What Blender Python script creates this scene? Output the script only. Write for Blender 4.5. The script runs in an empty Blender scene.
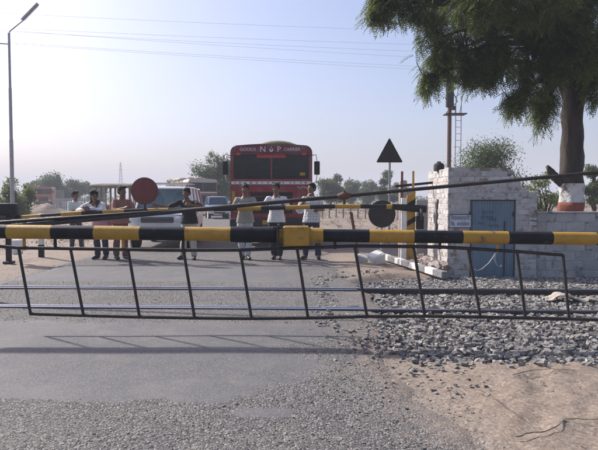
import bpy, bmesh, math, random
import numpy as np
from mathutils import Vector, Matrix, Euler, noise

# ------------------------------------------------------------------ camera, sky, sun, exposure
SC = bpy.context.scene
C = SC.collection
R = math.radians
CAM_H, F_PX, PITCH = 1.45, 600.0, math.atan(27.0/600.0)
cam_d = bpy.data.cameras.new("camera")
cam = bpy.data.objects.new("camera", cam_d); C.objects.link(cam)
cam.location = (0, 0, CAM_H)
cam.rotation_euler = (math.pi/2 - PITCH, 0, 0)
cam_d.sensor_width = 36.0
cam_d.lens = 36.0*F_PX/598.0
cam_d.clip_start = 0.05
cam_d.clip_end = 6000
SC.camera = cam

SUN_EL, SUN_AZ = R(39), R(-57)          # azimuth measured from +Y towards +X
sun_dir = Vector((math.cos(SUN_EL)*math.sin(SUN_AZ), math.cos(SUN_EL)*math.cos(SUN_AZ), math.sin(SUN_EL)))
world = bpy.data.worlds.new("World"); SC.world = world; world.use_nodes = True
wn = world.node_tree.nodes; wl = world.node_tree.links
bg = wn["Background"]
sky = wn.new("ShaderNodeTexSky"); sky.sky_type = 'NISHITA'; sky.sun_disc = False
sky.sun_elevation = SUN_EL; sky.sun_rotation = SUN_AZ
sky.altitude = 200; sky.air_density = 0.9; sky.dust_density = 4.0; sky.ozone_density = 4.5
sky_tint = wn.new("ShaderNodeMix"); sky_tint.data_type = 'RGBA'; sky_tint.blend_type = 'MULTIPLY'; sky_tint.inputs[0].default_value = 1.0
sky_tint.inputs[7].default_value = (1.0, 0.885, 0.875, 1)      # dust-laden air, one even tint over the whole sky
wl.new(sky.outputs[0], sky_tint.inputs[6]); wl.new(sky_tint.outputs[2], bg.inputs[0]); bg.inputs[1].default_value = 0.150
sun_d = bpy.data.lights.new("sun", 'SUN'); sun_d.energy = 4.4; sun_d.angle = R(2.4); sun_d.color = (1.0, 0.94, 0.87)
sun = bpy.data.objects.new("sun", sun_d); C.objects.link(sun)
sun.location = (-20, 20, 30)
sun.rotation_euler = sun_dir.to_track_quat('Z', 'Y').to_euler()
vs = SC.view_settings
vs.view_transform = 'Standard'; vs.look = 'None'; vs.gamma = 1.0; vs.exposure = 0.58; vs.use_curve_mapping = False
SC.cycles.max_bounces = 8
SC.cycles.volume_bounces = 0
SC.cycles.use_denoising = True

# ------------------------------------------------------------------ helpers
def W(px, py, Y):
    """point of the place at distance Y along the road seen in that direction"""
    x = (px-299.0)/F_PX; v = (225.0-py)/F_PX
    c, s = math.cos(PITCH), math.sin(PITCH)
    d = Vector((x, c+v*s, -s+v*c))
    return Vector((0, 0, CAM_H)) + d*(Y/d.y)

def tag(o, label=None, cat=None, group=None, kind=None):
    if label: o["label"] = label
    if cat: o["category"] = cat
    if group: o["group"] = group
    if kind: o["kind"] = kind
    return o

def thing(name, label, cat, loc=(0, 0, 0), rz=0.0, group=None):
    o = bpy.data.objects.new(name, None); C.objects.link(o)
    o.location = loc; o.rotation_euler = (0, 0, rz); o.empty_display_size = 0.2
    return tag(o, label, cat, group)

def np_mesh(name, V, F):
    V = np.asarray(V, dtype=np.float32); F = np.asarray(F, dtype=np.int32)
    k = F.shape[1]
    me = bpy.data.meshes.new(name)
    me.vertices.add(len(V)); me.vertices.foreach_set("co", V.ravel())
    me.loops.add(F.size); me.loops.foreach_set("vertex_index", F.ravel())
    me.polygons.add(len(F)); me.polygons.foreach_set("loop_start", np.arange(0, F.size, k, dtype=np.int32))
    me.update(calc_edges=True)
    return me

FLAT = ('ballast_stones', 'loose_grit', 'stone', 'paper_scrap', 'crown', 'distant_scrub', 'dry_tufts')
def obj(name, me, m=None, parent=None, smooth=False):
    o = bpy.data.objects.new(name, me); C.objects.link(o)
    if m is not None:
        for mm in (m if isinstance(m, (list, tuple)) else [m]): me.materials.append(mm)
    if smooth:
        me.polygons.foreach_set("use_smooth", np.ones(len(me.polygons), dtype=bool))
    elif name in FLAT:
        me.polygons.foreach_set("use_smooth", np.zeros(len(me.polygons), dtype=bool))
    if parent is not None: o.parent = parent
    return o

class MB:
    """collects shapes for one mesh"""
    def __init__(s): s.bm = bmesh.new()
    def _xf(s, vs, M):
        if M is not None:
            for v in vs: v.co = M @ v.co
    def box(s, c, d, M=None, bev=0.0, seg=1):
        r = bmesh.ops.create_cube(s.bm, size=1.0)
        vs = r["verts"]
        for v in vs: v.co = Vector((v.co.x*d[0]+c[0], v.co.y*d[1]+c[1], v.co.z*d[2]+c[2]))
        if bev > 0:
            es = list({e for v in vs for e in v.link_edges})
            rr = bmesh.ops.bevel(s.bm, geom=es, offset=bev, segments=seg, affect='EDGES', profile=0.5)
            vs = list({v for f in rr["faces"] for v in f.verts} | {v for v in vs if v.is_valid})
        s._xf(vs, M)
        return s
    def tube(s, pts, r, n=10, caps=True, up=None):
        pts = [Vector(p) for p in pts]
        rs = r if isinstance(r, (list, tuple)) else [r]*len(pts)
        rings = []
        prev = None
        for i, p in enumerate(pts):
            t = (pts[min(i+1, len(pts)-1)] - pts[max(i-1, 0)])
            if t.length < 1e-9: t = Vector((0, 0, 1))
            t.normalize()
            if prev is None:
                a = Vector((0, 0, 1)) if abs(t.z) < 0.9 else Vector((1, 0, 0))
                u = t.cross(a).normalized()
            else:
                u = (prev - t*prev.dot(t)).normalized()
            prev = u
            w = t.cross(u)
            rings.append([s.bm.verts.new(p + (u*math.cos(2*math.pi*k/n) + w*math.sin(2*math.pi*k/n))*rs[i]) for k in range(n)])
        for a, b in zip(rings, rings[1:]):
            for k in range(n):
                s.bm.faces.new((a[k], a[(k+1) % n], b[(k+1) % n], b[k]))
        if caps:
            s.bm.faces.new(list(reversed(rings[0]))); s.bm.faces.new(rings[-1])
        return s
    def cyl(s, p0, p1, r0, r1=None, n=16):
        return s.tube([p0, p1], [r0, r0 if r1 is None else r1], n)
    def prism(s, poly, lo, hi, axis='y', M=None):
        """extrude a 2-D outline (given in the two other axes) from lo to hi along axis"""
        def pt(a, b, h):
            return Vector({'x': (h, a, b), 'y': (a, h, b), 'z': (a, b, h)}[axis])
        A = [s.bm.verts.new(pt(a, b, lo)) for a, b in poly]; B = [s.bm.verts.new(pt(a, b, hi)) for a, b in poly]
        n = len(poly)
        s.bm.faces.new(A); s.bm.faces.new(list(reversed(B)))
        for k in range(n): s.bm.faces.new((A[k], B[k], B[(k+1) % n], A[(k+1) % n]))
        s._xf(A+B, M)
        return s
    def ball(s, c, r, sub=2, M=None):
        rr = bmesh.ops.create_icosphere(s.bm, subdivisions=sub, radius=1.0)
        r = r if isinstance(r, (list, tuple)) else (r, r, r)
        for v in rr["verts"]: v.co = Vector((v.co.x*r[0]+c[0], v.co.y*r[1]+c[1], v.co.z*r[2]+c[2]))
        s._xf(rr["verts"], M)
        return s
    def lathe(s, prof, c=(0, 0, 0), n=20, axis='z'):
        rings = []
        for r, h in prof:
            ring = []
            for k in range(n):
                a = 2*math.pi*k/n; x, y = r*math.cos(a), r*math.sin(a)
                p = {'z': (x, y, h), 'y': (x, h, y), 'x': (h, x, y)}[axis]
                ring.append(s.bm.verts.new(Vector(p)+Vector(c)))
            rings.append(ring)
        for a, b in zip(rings, rings[1:]):
            for k in range(n): s.bm.faces.new((a[k], a[(k+1) % n], b[(k+1) % n], b[k]))
        s.bm.faces.new(rings[0]); s.bm.faces.new(rings[-1])
        return s
    def loft(s, rings, closed=True):
        """rings: lists of equally many points"""
        vr = [[s.bm.verts.new(Vector(p)) for p in r] for r in rings]
        n = len(vr[0])
        for a, b in zip(vr, vr[1:]):
            for k in range(n if closed else n-1): s.bm.faces.new((a[k], a[(k+1) % n], b[(k+1) % n], b[k]))
        if closed:
            s.bm.faces.new(vr[0]); s.bm.faces.new(vr[-1])
        return s
    def quad(s, pts):
        s.bm.faces.new([s.bm.verts.new(Vector(p)) for p in pts]); return s
    def mesh(s, name="m"):
        bmesh.ops.recalc_face_normals(s.bm, faces=s.bm.faces[:])
        me = bpy.data.meshes.new(name); s.bm.to_mesh(me); s.bm.free(); return me
    def build(s, name, m, parent=None, smooth=False, angle=None):
        me = s.mesh(name)
        o = obj(name, me, m, parent, smooth)
        if angle is not None:
            me.polygons.foreach_set("use_smooth", np.ones(len(me.polygons), dtype=bool))
            me.set_sharp_from_angle(angle=R(angle))
        return o

def text_mesh(txt, size, depth=0.003):
    cu = bpy.data.curves.new("t", 'FONT'); cu.body = txt; cu.size = size; cu.extrude = depth
    cu.align_x = 'CENTER'; cu.align_y = 'CENTER'; cu.resolution_u = 3
    o = bpy.data.objects.new("t", cu); C.objects.link(o)
    bpy.context.view_layer.update()
    me = bpy.data.meshes.new_from_object(o.evaluated_get(bpy.context.evaluated_depsgraph_get()))
    bpy.data.objects.remove(o); bpy.data.curves.remove(cu)
    return me

# ------------------------------------------------------------------ materials
def nd(nt, t, **kw):
    n = nt.nodes.new(t)
    for k, v in kw.items(): setattr(n, k, v)
    return n

def pm(name, c1, c2=None, scale=6.0, rough=0.8, bump=0.0, bscale=None, metal=0.0, lo=0.35, hi=0.65, detail=6.0,
       c3=None, s3=1.5, lo3=0.55, hi3=0.7, rvar=0.0, spec=0.5, randval=0.0, stretch=None, coat=0.0):
    """procedural paint / stone / cloth: two noise-mixed colours, an optional third for wear, fine relief"""
    m = bpy.data.materials.new(name); m.use_nodes = True
    nt = m.node_tree; b = nt.nodes["Principled BSDF"]; L = nt.links.new
    b.inputs["Roughness"].default_value = rough; b.inputs["Metallic"].default_value = metal
    b.inputs["Specular IOR Level"].default_value = spec
    b.inputs["Coat Weight"].default_value = coat
    tc = nd(nt, "ShaderNodeTexCoord"); vec = tc.outputs["Object"]
    if randval or True:
        oi = nd(nt, "ShaderNodeObjectInfo")
        mul = nd(nt, "ShaderNodeVectorMath", operation='SCALE'); mul.inputs[0].default_value = (37.1, 19.7, 53.3)
        L(oi.outputs["Random"], mul.inputs["Scale"])
        ad = nd(nt, "ShaderNodeVectorMath", operation='ADD'); L(vec, ad.inputs[0]); L(mul.outputs[0], ad.inputs[1]); vec = ad.outputs[0]
    if stretch:
        mp = nd(nt, "ShaderNodeMapping"); mp.inputs["Scale"].default_value = stretch; L(vec, mp.inputs[0]); vec = mp.outputs[0]
    col = None
    if c2 is not None:
        n1 = nd(nt, "ShaderNodeTexNoise"); n1.inputs["Scale"].default_value = scale; n1.inputs["Detail"].default_value = detail
        n1.inputs["Roughness"].default_value = 0.65; L(vec, n1.inputs["Vector"])
        r1 = nd(nt, "ShaderNodeValToRGB"); r1.color_ramp.elements[0].position = lo; r1.color_ramp.elements[1].position = hi
        r1.color_ramp.elements[0].color = (*c1, 1); r1.color_ramp.elements[1].color = (*c2, 1)
        L(n1.outputs["Fac"], r1.inputs[0]); col = r1.outputs[0]
        if rvar:
            mr = nd(nt, "ShaderNodeMapRange"); mr.inputs["To Min"].default_value = rough-rvar; mr.inputs["To Max"].default_value = rough+rvar
            L(n1.outputs["Fac"], mr.inputs[0]); L(mr.outputs[0], b.inputs["Roughness"])
    if c3 is not None:
        n3 = nd(nt, "ShaderNodeTexNoise"); n3.inputs["Scale"].default_value = s3; n3.inputs["Detail"].default_value = 8
        n3.inputs["Roughness"].default_value = 0.7; L(vec, n3.inputs["Vector"])
        r3 = nd(nt, "ShaderNodeValToRGB"); r3.color_ramp.elements[0].position = lo3; r3.color_ramp.elements[1].position = hi3
        L(n3.outputs["Fac"], r3.inputs[0])
        mx = nd(nt, "ShaderNodeMix", data_type='RGBA'); L(r3.outputs[0], mx.inputs[0])
        if col is not None: L(col, mx.inputs[6])
        else: mx.inputs[6].default_value = (*c1, 1)
        mx.inputs[7].default_value = (*c3, 1); col = mx.outputs[2]
    if randval:
        hs = nd(nt, "ShaderNodeHueSaturation"); mr = nd(nt, "ShaderNodeMapRange")
        mr.inputs["To Min"].default_value = 1-randval; mr.inputs["To Max"].default_value = 1+randval
        L(oi.outputs["Random"], mr.inputs[0]); L(mr.outputs[0], hs.inputs["Value"])
        if col is not None: L(col, hs.inputs["Color"])
        else: hs.inputs["Color"].default_value = (*c1, 1)
        col = hs.outputs[0]
    if col is not None: L(col, b.inputs["Base Color"])
    else: b.inputs["Base Color"].default_value = (*c1, 1)
    if bump:
        nb = nd(nt, "ShaderNodeTexNoise"); nb.inputs["Scale"].default_value = bscale or scale*4; nb.inputs["Detail"].default_value = 5
        L(vec, nb.inputs["Vector"])
        bp = nd(nt, "ShaderNodeBump"); bp.inputs["Strength"].default_value = bump; bp.inputs["Distance"].default_value = 0.02
        L(nb.outputs["Fac"], bp.inputs["Height"]); L(bp.outputs[0], b.inputs["Normal"])
    return m

def leaf_mat(name, c1, c2, trans=0.35, scale=1.2, rough=0.5):
    m = bpy.data.materials.new(name); m.use_nodes = True
    nt = m.node_tree; b = nt.nodes["Principled BSDF"]; L = nt.links.new
    g = nd(nt, "ShaderNodeNewGeometry"); tc = nd(nt, "ShaderNodeTexCoord")
    n1 = nd(nt, "ShaderNodeTexNoise"); n1.inputs["Scale"].default_value = scale; n1.inputs["Detail"].default_value = 4
    L(tc.outputs["Object"], n1.inputs["Vector"])
    ad = nd(nt, "ShaderNodeMath", operation='ADD'); L(n1.outputs["Fac"], ad.inputs[0])
    ml = nd(nt, "ShaderNodeMath", operation='MULTIPLY_ADD'); L(g.outputs["Random Per Island"], ml.inputs[0]); ml.inputs[1].default_value = 0.5; ml.inputs[2].default_value = -0.25
    L(ml.outputs[0], ad.inputs[1])
    r1 = nd(nt, "ShaderNodeValToRGB"); r1.color_ramp.elements[0].position = 0.3; r1.color_ramp.elements[1].position = 0.75
    r1.color_ramp.elements[0].color = (*c1, 1); r1.color_ramp.elements[1].color = (*c2, 1)
    L(ad.outputs[0], r1.inputs[0]); L(r1.outputs[0], b.inputs["Base Color"])
    b.inputs["Roughness"].default_value = rough; b.inputs["Specular IOR Level"].default_value = 0.35
    t = nd(nt, "ShaderNodeBsdfTranslucent")
    hs = nd(nt, "ShaderNodeHueSaturation"); hs.inputs["Value"].default_value = 1.5; hs.inputs["Hue"].default_value = 0.48
    L(r1.outputs[0], hs.inputs["Color"]); L(hs.outputs[0], t.inputs[0])
    mx = nd(nt, "ShaderNodeMixShader"); mx.inputs[0].default_value = trans
    L(b.outputs[0], mx.inputs[1]); L(t.outputs[0], mx.inputs[2]); L(mx.outputs[0], nt.nodes["Material Output"].inputs[0])
    return m

def soil_nodes(nt, vec, base, alt, speck=None, speck_scale=60, bump=0.4, bscale=25, rough=0.9, big=0.5, patch=None, speck2=None, agg=0.0, aggscale=70, spec=0.3):
    """soil / asphalt: broad tonal drift, fine grain, scattered aggregate -> colour and normal sockets"""
    L = nt.links.new
    n1 = nd(nt, "ShaderNodeTexNoise"); n1.inputs["Scale"].default_value = big; n1.inputs["Detail"].default_value = 10; n1.inputs["Roughness"].default_value = 0.68
    L(vec, n1.inputs["Vector"])
    r1 = nd(nt, "ShaderNodeValToRGB"); r1.color_ramp.elements[0].position = 0.36; r1.color_ramp.elements[1].position = 0.66
    r1.color_ramp.elements[0].color = (*base, 1); r1.color_ramp.elements[1].color = (*alt, 1)
    L(n1.outputs["Fac"], r1.inputs[0]); col = r1.outputs[0]
    def mixc(fac, a, c):
        mx = nd(nt, "ShaderNodeMix", data_type='RGBA'); L(fac, mx.inputs[0]); L(a, mx.inputs[6]); mx.inputs[7].default_value = (*c, 1); return mx.outputs[2]
    if patch is not None:
        n2 = nd(nt, "ShaderNodeTexNoise"); n2.inputs["Scale"].default_value = big*2.3; n2.inputs["Detail"].default_value = 9; n2.inputs["Roughness"].default_value = .7
        mp = nd(nt, "ShaderNodeMapping"); mp.inputs["Location"].default_value = (31, 17, 5); L(vec, mp.inputs[0]); L(mp.outputs[0], n2.inputs["Vector"])
        r2 = nd(nt, "ShaderNodeValToRGB"); r2.color_ramp.elements[0].position = 0.5; r2.color_ramp.elements[1].position = 0.72
        L(n2.outputs["Fac"], r2.inputs[0]); col = mixc(r2.outputs[0], col, patch)
    if speck is not None:
        v = nd(nt, "ShaderNodeTexVoronoi"); v.inputs["Scale"].default_value = speck_scale; L(vec, v.inputs["Vector"])
        sp = nd(nt, "ShaderNodeSeparateColor"); L(v.outputs["Color"], sp.inputs[0])
        r4 = nd(nt, "ShaderNodeValToRGB"); r4.color_ramp.elements[0].position = 0.55; r4.color_ramp.elements[1].position = 1.0
        L(sp.outputs[0], r4.inputs[0]); col = mixc(r4.outputs[0], col, speck)
        if speck2 is not None:
            r5 = nd(nt, "ShaderNodeValToRGB"); r5.color_ramp.elements[0].position = 0.5; r5.color_ramp.elements[1].position = 1.0
            L(sp.outputs[1], r5.inputs[0]); col = mixc(r5.outputs[0], col, speck2)
    nb = nd(nt, "ShaderNodeTexNoise"); nb.inputs["Scale"].default_value = bscale; nb.inputs["Detail"].default_value = 8; nb.inputs["Roughness"].default_value = 0.65
    L(vec, nb.inputs["Vector"])
    bp = nd(nt, "ShaderNodeBump"); bp.inputs["Strength"].default_value = bump; bp.inputs["Distance"].default_value = 0.02
    L(nb.outputs["Fac"], bp.inputs["Height"]); nrm = bp.outputs[0]
    if agg:
        va = nd(nt, "ShaderNodeTexVoronoi"); va.inputs["Scale"].default_value = aggscale; L(vec, va.inputs["Vector"])
        b2 = nd(nt, "ShaderNodeBump"); b2.inputs["Strength"].default_value = agg; b2.inputs["Distance"].default_value = 0.01; b2.invert = True
        L(va.outputs["Distance"], b2.inputs["Height"]); L(nrm, b2.inputs["Normal"]); nrm = b2.outputs[0]
    return col, nrm
def ground_mat(name, **kw):
    m = bpy.data.materials.new(name); m.use_nodes = True
    nt = m.node_tree; b = nt.nodes["Principled BSDF"]; L = nt.links.new
    b.inputs["Roughness"].default_value = kw.get('rough', 0.9); b.inputs["Specular IOR Level"].default_value = kw.get('spec', 0.3)
    tc = nd(nt, "ShaderNodeTexCoord")
    col, nrm = soil_nodes(nt, tc.outputs["Object"], **kw)
    L(col, b.inputs["Base Color"]); L(nrm, b.inputs["Normal"])
    return m
SOIL = dict(base=(0.180, 0.139, 0.104), alt=(0.25, 0.197, 0.152), speck=(0.15, 0.12, 0.098), speck_scale=55, bump=0.9, bscale=9, big=0.55, patch=(0.225, 0.187, 0.153), rough=0.95, speck2=(0.30, 0.25, 0.205))
ROUGH = dict(base=(0.105, 0.102, 0.10), alt=(0.15, 0.145, 0.138), speck=(0.29, 0.275, 0.26), speck_scale=75, speck2=(0.05, 0.05, 0.052), bump=0.5, bscale=60, agg=1.0, aggscale=75, big=0.7, patch=(0.185, 0.17, 0.15))
SMOOTH = dict(base=(0.086, 0.088, 0.094), alt=(0.118, 0.118, 0.12), speck=(0.17, 0.168, 0.165), speck_scale=95, bump=0.3, bscale=70, agg=0.25, aggscale=110, big=0.9, patch=(0.155, 0.148, 0.138))
def road_mat(name):
    """rough macadam, relaid smooth strips and blown sand, blended by two masks carried on the mesh"""
    m = bpy.data.materials.new(name); m.use_nodes = True
    nt = m.node_tree; b = nt.nodes["Principled BSDF"]; L = nt.links.new
    vec = nd(nt, "ShaderNodeTexCoord").outputs["Object"]
    c0, n0 = soil_nodes(nt, vec, **ROUGH); c1, n1 = soil_nodes(nt, vec, **SMOOTH); c2, n2 = soil_nodes(nt, vec, **SOIL)
    def mask(attr, scale, amp, lo, hi, off):
        a = nd(nt, "ShaderNodeAttribute"); a.attribute_name = attr
        n = nd(nt, "ShaderNodeTexNoise"); n.inputs["Scale"].default_value = scale; n.inputs["Detail"].default_value = 9; n.inputs["Roughness"].default_value = 0.72
        mp = nd(nt, "ShaderNodeMapping"); mp.inputs["Location"].default_value = off; L(vec, mp.inputs[0]); L(mp.outputs[0], n.inputs["Vector"])
        ma = nd(nt, "ShaderNodeMath", operation='MULTIPLY_ADD'); L(n.outputs["Fac"], ma.inputs[0]); ma.inputs[1].default_value = amp; L(a.outputs["Fac"], ma.inputs[2])
        mr = nd(nt, "ShaderNodeMapRange"); mr.interpolation_type = 'SMOOTHSTEP'; L(ma.outputs[0], mr.inputs[0])
        mr.inputs["From Min"].default_value = lo+amp*0.5; mr.inputs["From Max"].default_value = hi+amp*0.5
        return mr.outputs[0]
    f1 = mask('patch', 9, 0.9, 0.36, 0.64, (3, 8, 1)); f2 = mask('dust', 6, 1.3, 0.18, 0.92, (13, 2, 7))
    def mixv(f, a, c, typ='RGBA'):
        mx = nd(nt, "ShaderNodeMix", data_type=typ); L(f, mx.inputs[0]); i0, i1, o = (6, 7, 2) if typ == 'RGBA' else (4, 5, 1)
        L(a, mx.inputs[i0]); L(c, mx.inputs[i1]); return mx.outputs[o]
    L(mixv(f2, mixv(f1, c0, c1), c2), b.inputs["Base Color"])
    L(mixv(f2, mixv(f1, n0, n1, 'VECTOR'), n2, 'VECTOR'), b.inputs["Normal"])
    mr = nd(nt, "ShaderNodeMapRange"); L(f1, mr.inputs[0]); mr.inputs["To Min"].default_value = 0.85; mr.inputs["To Max"].default_value = 0.74
    L(mr.outputs[0], b.inputs["Roughness"]); b.inputs["Specular IOR Level"].default_value = 0.32
    return m

def glass_mat(name, tint, rough=0.06, alpha=0.35):
    m = bpy.data.materials.new(name); m.use_nodes = True
    nt = m.node_tree; b = nt.nodes["Principled BSDF"]; L = nt.links.new
    b.inputs["Base Color"].default_value = (*tint, 1); b.inputs["Roughness"].default_value = rough; b.inputs["Specular IOR Level"].default_value = 0.6
    t = nd(nt, "ShaderNodeBsdfTransparent"); t.inputs[0].default_value = (0.75, 0.8, 0.82, 1)
    mx = nd(nt, "ShaderNodeMixShader"); mx.inputs[0].default_value = alpha
    L(b.outputs[0], mx.inputs[1]); L(t.outputs[0], mx.inputs[2]); L(mx.outputs[0], nt.nodes["Material Output"].inputs[0])
    return m

M = {}
M['soil'] = ground_mat('sandy_soil', **SOIL)
M['road'] = road_mat('road_and_sand')
M['ballast_bed'] = ground_mat('ballast_bed', base=(0.09, 0.085, 0.078), alt=(0.13, 0.124, 0.114), speck=(0.22, 0.21, 0.2), speck_scale=30, bump=0.8, bscale=25, agg=1.0, aggscale=30, big=1.5)
def stone_mat(name, lo, hi):
    m = bpy.data.materials.new(name); m.use_nodes = True
    nt = m.node_tree; b = nt.nodes["Principled BSDF"]; L = nt.links.new
    g = nd(nt, "ShaderNodeNewGeometry"); tc = nd(nt, "ShaderNodeTexCoord")
    r = nd(nt, "ShaderNodeValToRGB"); r.color_ramp.elements[0].color = (*lo, 1); r.color_ramp.elements[1].color = (*hi, 1)
    e = r.color_ramp.elements.new(0.6); e.color = tuple([(a*0.55+c*0.45) for a, c in zip(lo, hi)])+(1,)
    L(g.outputs["Random Per Island"], r.inputs[0])
    n = nd(nt, "ShaderNodeTexNoise"); n.inputs["Scale"].default_value = 40; n.inputs["Detail"].default_value = 6; L(tc.outputs["Object"], n.inputs["Vector"])
    mp = nd(nt, "ShaderNodeMapRange"); mp.inputs["To Min"].default_value = 0.7; mp.inputs["To Max"].default_value = 1.3; L(n.outputs["Fac"], mp.inputs[0])
    hs = nd(nt, "ShaderNodeHueSaturation"); L(mp.outputs[0], hs.inputs["Value"]); L(r.outputs[0], hs.inputs["Color"]); L(hs.outputs[0], b.inputs["Base Color"])
    b.inputs["Roughness"].default_value = 0.85; b.inputs["Specular IOR Level"].default_value = 0.3
    bp = nd(nt, "ShaderNodeBump"); bp.inputs["Strength"].default_value = 0.4; bp.inputs["Distance"].default_value = 0.01
    L(n.outputs["Fac"], bp.inputs["Height"]); L(bp.outputs[0], b.inputs["Normal"])
    return m
M['ballast'] = stone_mat('ballast_stone', (0.115, 0.11, 0.104), (0.33, 0.315, 0.295))
M['grit'] = stone_mat('grit', (0.14, 0.133, 0.122), (0.34, 0.32, 0.29))
M['yellow'] = pm('yellow_paint', (0.35, 0.195, 0.022), (0.45, 0.255, 0.032), 7, 0.5, 0.15, 60, c3=(0.12, 0.085, 0.045), s3=5, lo3=0.58, hi3=0.66, rvar=0.1)
M['black'] = pm('black_paint', (0.009, 0.010, 0.012), (0.020, 0.021, 0.024), 8, 0.5, 0.15, 60, c3=(0.08, 0.07, 0.06), s3=6, lo3=0.60, hi3=0.72, rvar=0.1, spec=0.25)
M['iron'] = pm('dark_iron', (0.014, 0.013, 0.014), (0.036, 0.029, 0.026), 14, 0.6, 0.2, 80, c3=(0.09, 0.05, 0.03), s3=9, lo3=0.58, hi3=0.7)
M['rust'] = pm('rusty_steel', (0.09, 0.045, 0.03), (0.15, 0.07, 0.045), 6, 0.75, 0.3, 50)
M['rail_side'] = pm('rail_side', (0.05, 0.04, 0.035), (0.09, 0.065, 0.05), 12, 0.7, 0.2, 60)
M['rail_head'] = pm('polished_rail', (0.55, 0.56, 0.58), (0.42, 0.42, 0.43), 20, 0.26, 0.05, 90, metal=1.0, rvar=0.08)
M['galv'] = pm('galvanised', (0.30, 0.31, 0.33), (0.38, 0.39, 0.41), 6, 0.5, 0.1, 40, metal=0.4)
M['white_lamp'] = pm('white_enamel', (0.7, 0.7, 0.7), (0.6, 0.6, 0.6), 5, 0.4)
M['signred'] = pm('faded_red_paint', (0.125, 0.026, 0.022), (0.165, 0.038, 0.031), 5, 0.6, 0.1, 40, c3=(0.10, 0.04, 0.036), s3=4, lo3=0.55, hi3=0.75)
M['signback'] = pm('sign_back', (0.010, 0.011, 0.012), (0.018, 0.018, 0.019), 6, 0.6, 0.1)
M['white_paint'] = pm('chipped_white_paint', (0.62, 0.61, 0.59), (0.72, 0.71, 0.69), 8, 0.7, 0.3, 40, c3=(0.33, 0.29, 0.26), s3=7, lo3=0.58, hi3=0.68)
M['rubber'] = pm('rubber', (0.015, 0.015, 0.016), (0.03, 0.028, 0.026), 12, 0.85, 0.2, 40)
M['chrome'] = pm('chrome', (0.6, 0.6, 0.62), None, rough=0.2, metal=1.0)
M['dark'] = pm('dark_interior', (0.012, 0.012, 0.013), (0.02, 0.02, 0.02), 5, 0.8)
M['lamp_glass'] = pm('lamp_glass', (0.5, 0.52, 0.53), (0.65, 0.66, 0.67), 9, 0.12, coat=0.5)
M['white_text'] = pm('white_lettering', (0.75, 0.74, 0.72), (0.62, 0.6, 0.58), 30, 0.6)
M['dark_text'] = pm('dark_lettering', (0.03, 0.035, 0.06), (0.06, 0.06, 0.08), 30, 0.7)
# ------------------------------------------------------------------ the ground, road, track
rng = np.random.default_rng(7)
random.seed(11)
def sstep(a, b, x):
    t = np.clip((np.asarray(x, dtype=float)-a)/(b-a), 0, 1); return t*t*(3-2*t)
def vnoise(x, y, s=1.0, seed=0.0, octv=4):
    x = np.asarray(x, dtype=float); y = np.asarray(y, dtype=float)
    return np.array([noise.fractal(Vector((a*s+seed, b*s-seed, seed*0.37)), 0.6, 2.1, octv) for a, b in zip(x.ravel(), y.ravel())]).reshape(x.shape)
def road_c(y):
    y = np.asarray(y, dtype=float); return -2.25 - 0.0093*np.clip(y-22, 0, None)**2
def road_hw(y):
    return 2.95 + 0.0*np.asarray(y, dtype=float)
def road_d(x, y):
    """signed distance outside the road edge, roughly"""
    return np.abs(np.asarray(x)-road_c(y))*1.0 - road_hw(y)
def track_y(x): return 7.72 - 0.04*np.asarray(x, dtype=float)      # near rail
GAUGE = 1.74
def base_z(x, y):
    x = np.asarray(x, dtype=float); y = np.asarray(y, dtype=float)
    d = road_d(x, y)
    z = -0.035 + 0.03*sstep(0.0, 0.7, d) - 0.10*sstep(0.8, 4.0, d)
    z = z - 0.13*sstep(1.6, 3.2, x)*sstep(9.8, 11.2, y)*sstep(22, 15, y)
    z = z - 0.04*sstep(1.0, 2.0, x)*sstep(5.0, 7.0, y)*sstep(11.5, 9.5, y)
    z = z + 0.02*sstep(6.0, 5.0, y)*sstep(0.8, 2.0, x)
    return z
def ground_z(x, y, n=None):
    d = road_d(x, y)
    if n is None: n = vnoise(x, y, 0.9, 3.0)
    amp = 0.045*sstep(0.1, 1.2, d)
    return base_z(x, y) + amp*n
gx = np.unique(np.concatenate([np.arange(-9, 0.5, 0.13), np.arange(0.5, 4.2, 0.055), np.arange(4.2, 9.01, 0.13), -9-np.geomspace(0.2, 1000, 40), 9+np.geomspace(0.2, 1000, 40)]))
gy = np.unique(np.concatenate([np.arange(1.6, 2.8, 0.13), np.arange(2.8, 5.6, 0.055), np.arange(5.6, 16.01, 0.13), 1.6-np.geomspace(0.2, 100, 12), 16+np.geomspace(0.2, 1300, 60)]))
GX, GY = np.meshgrid(gx, gy)
GZ = ground_z(GX, GY)
BL = np.interp(GY, [5.1, 5.8, 6.6, 7.5, 9.6, 10.5, 11.2, 12.2], [1.05, 0.80, 0.62, 0.50, 0.50, 0.62, 1.1, 2.0])
GZ = GZ - 0.14*sstep(0.10, 0.45, GX-BL)*sstep(5.2, 5.5, GY)*sstep(12.0, 11.6, GY)*sstep(13.0, 12.5, GX)
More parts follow.
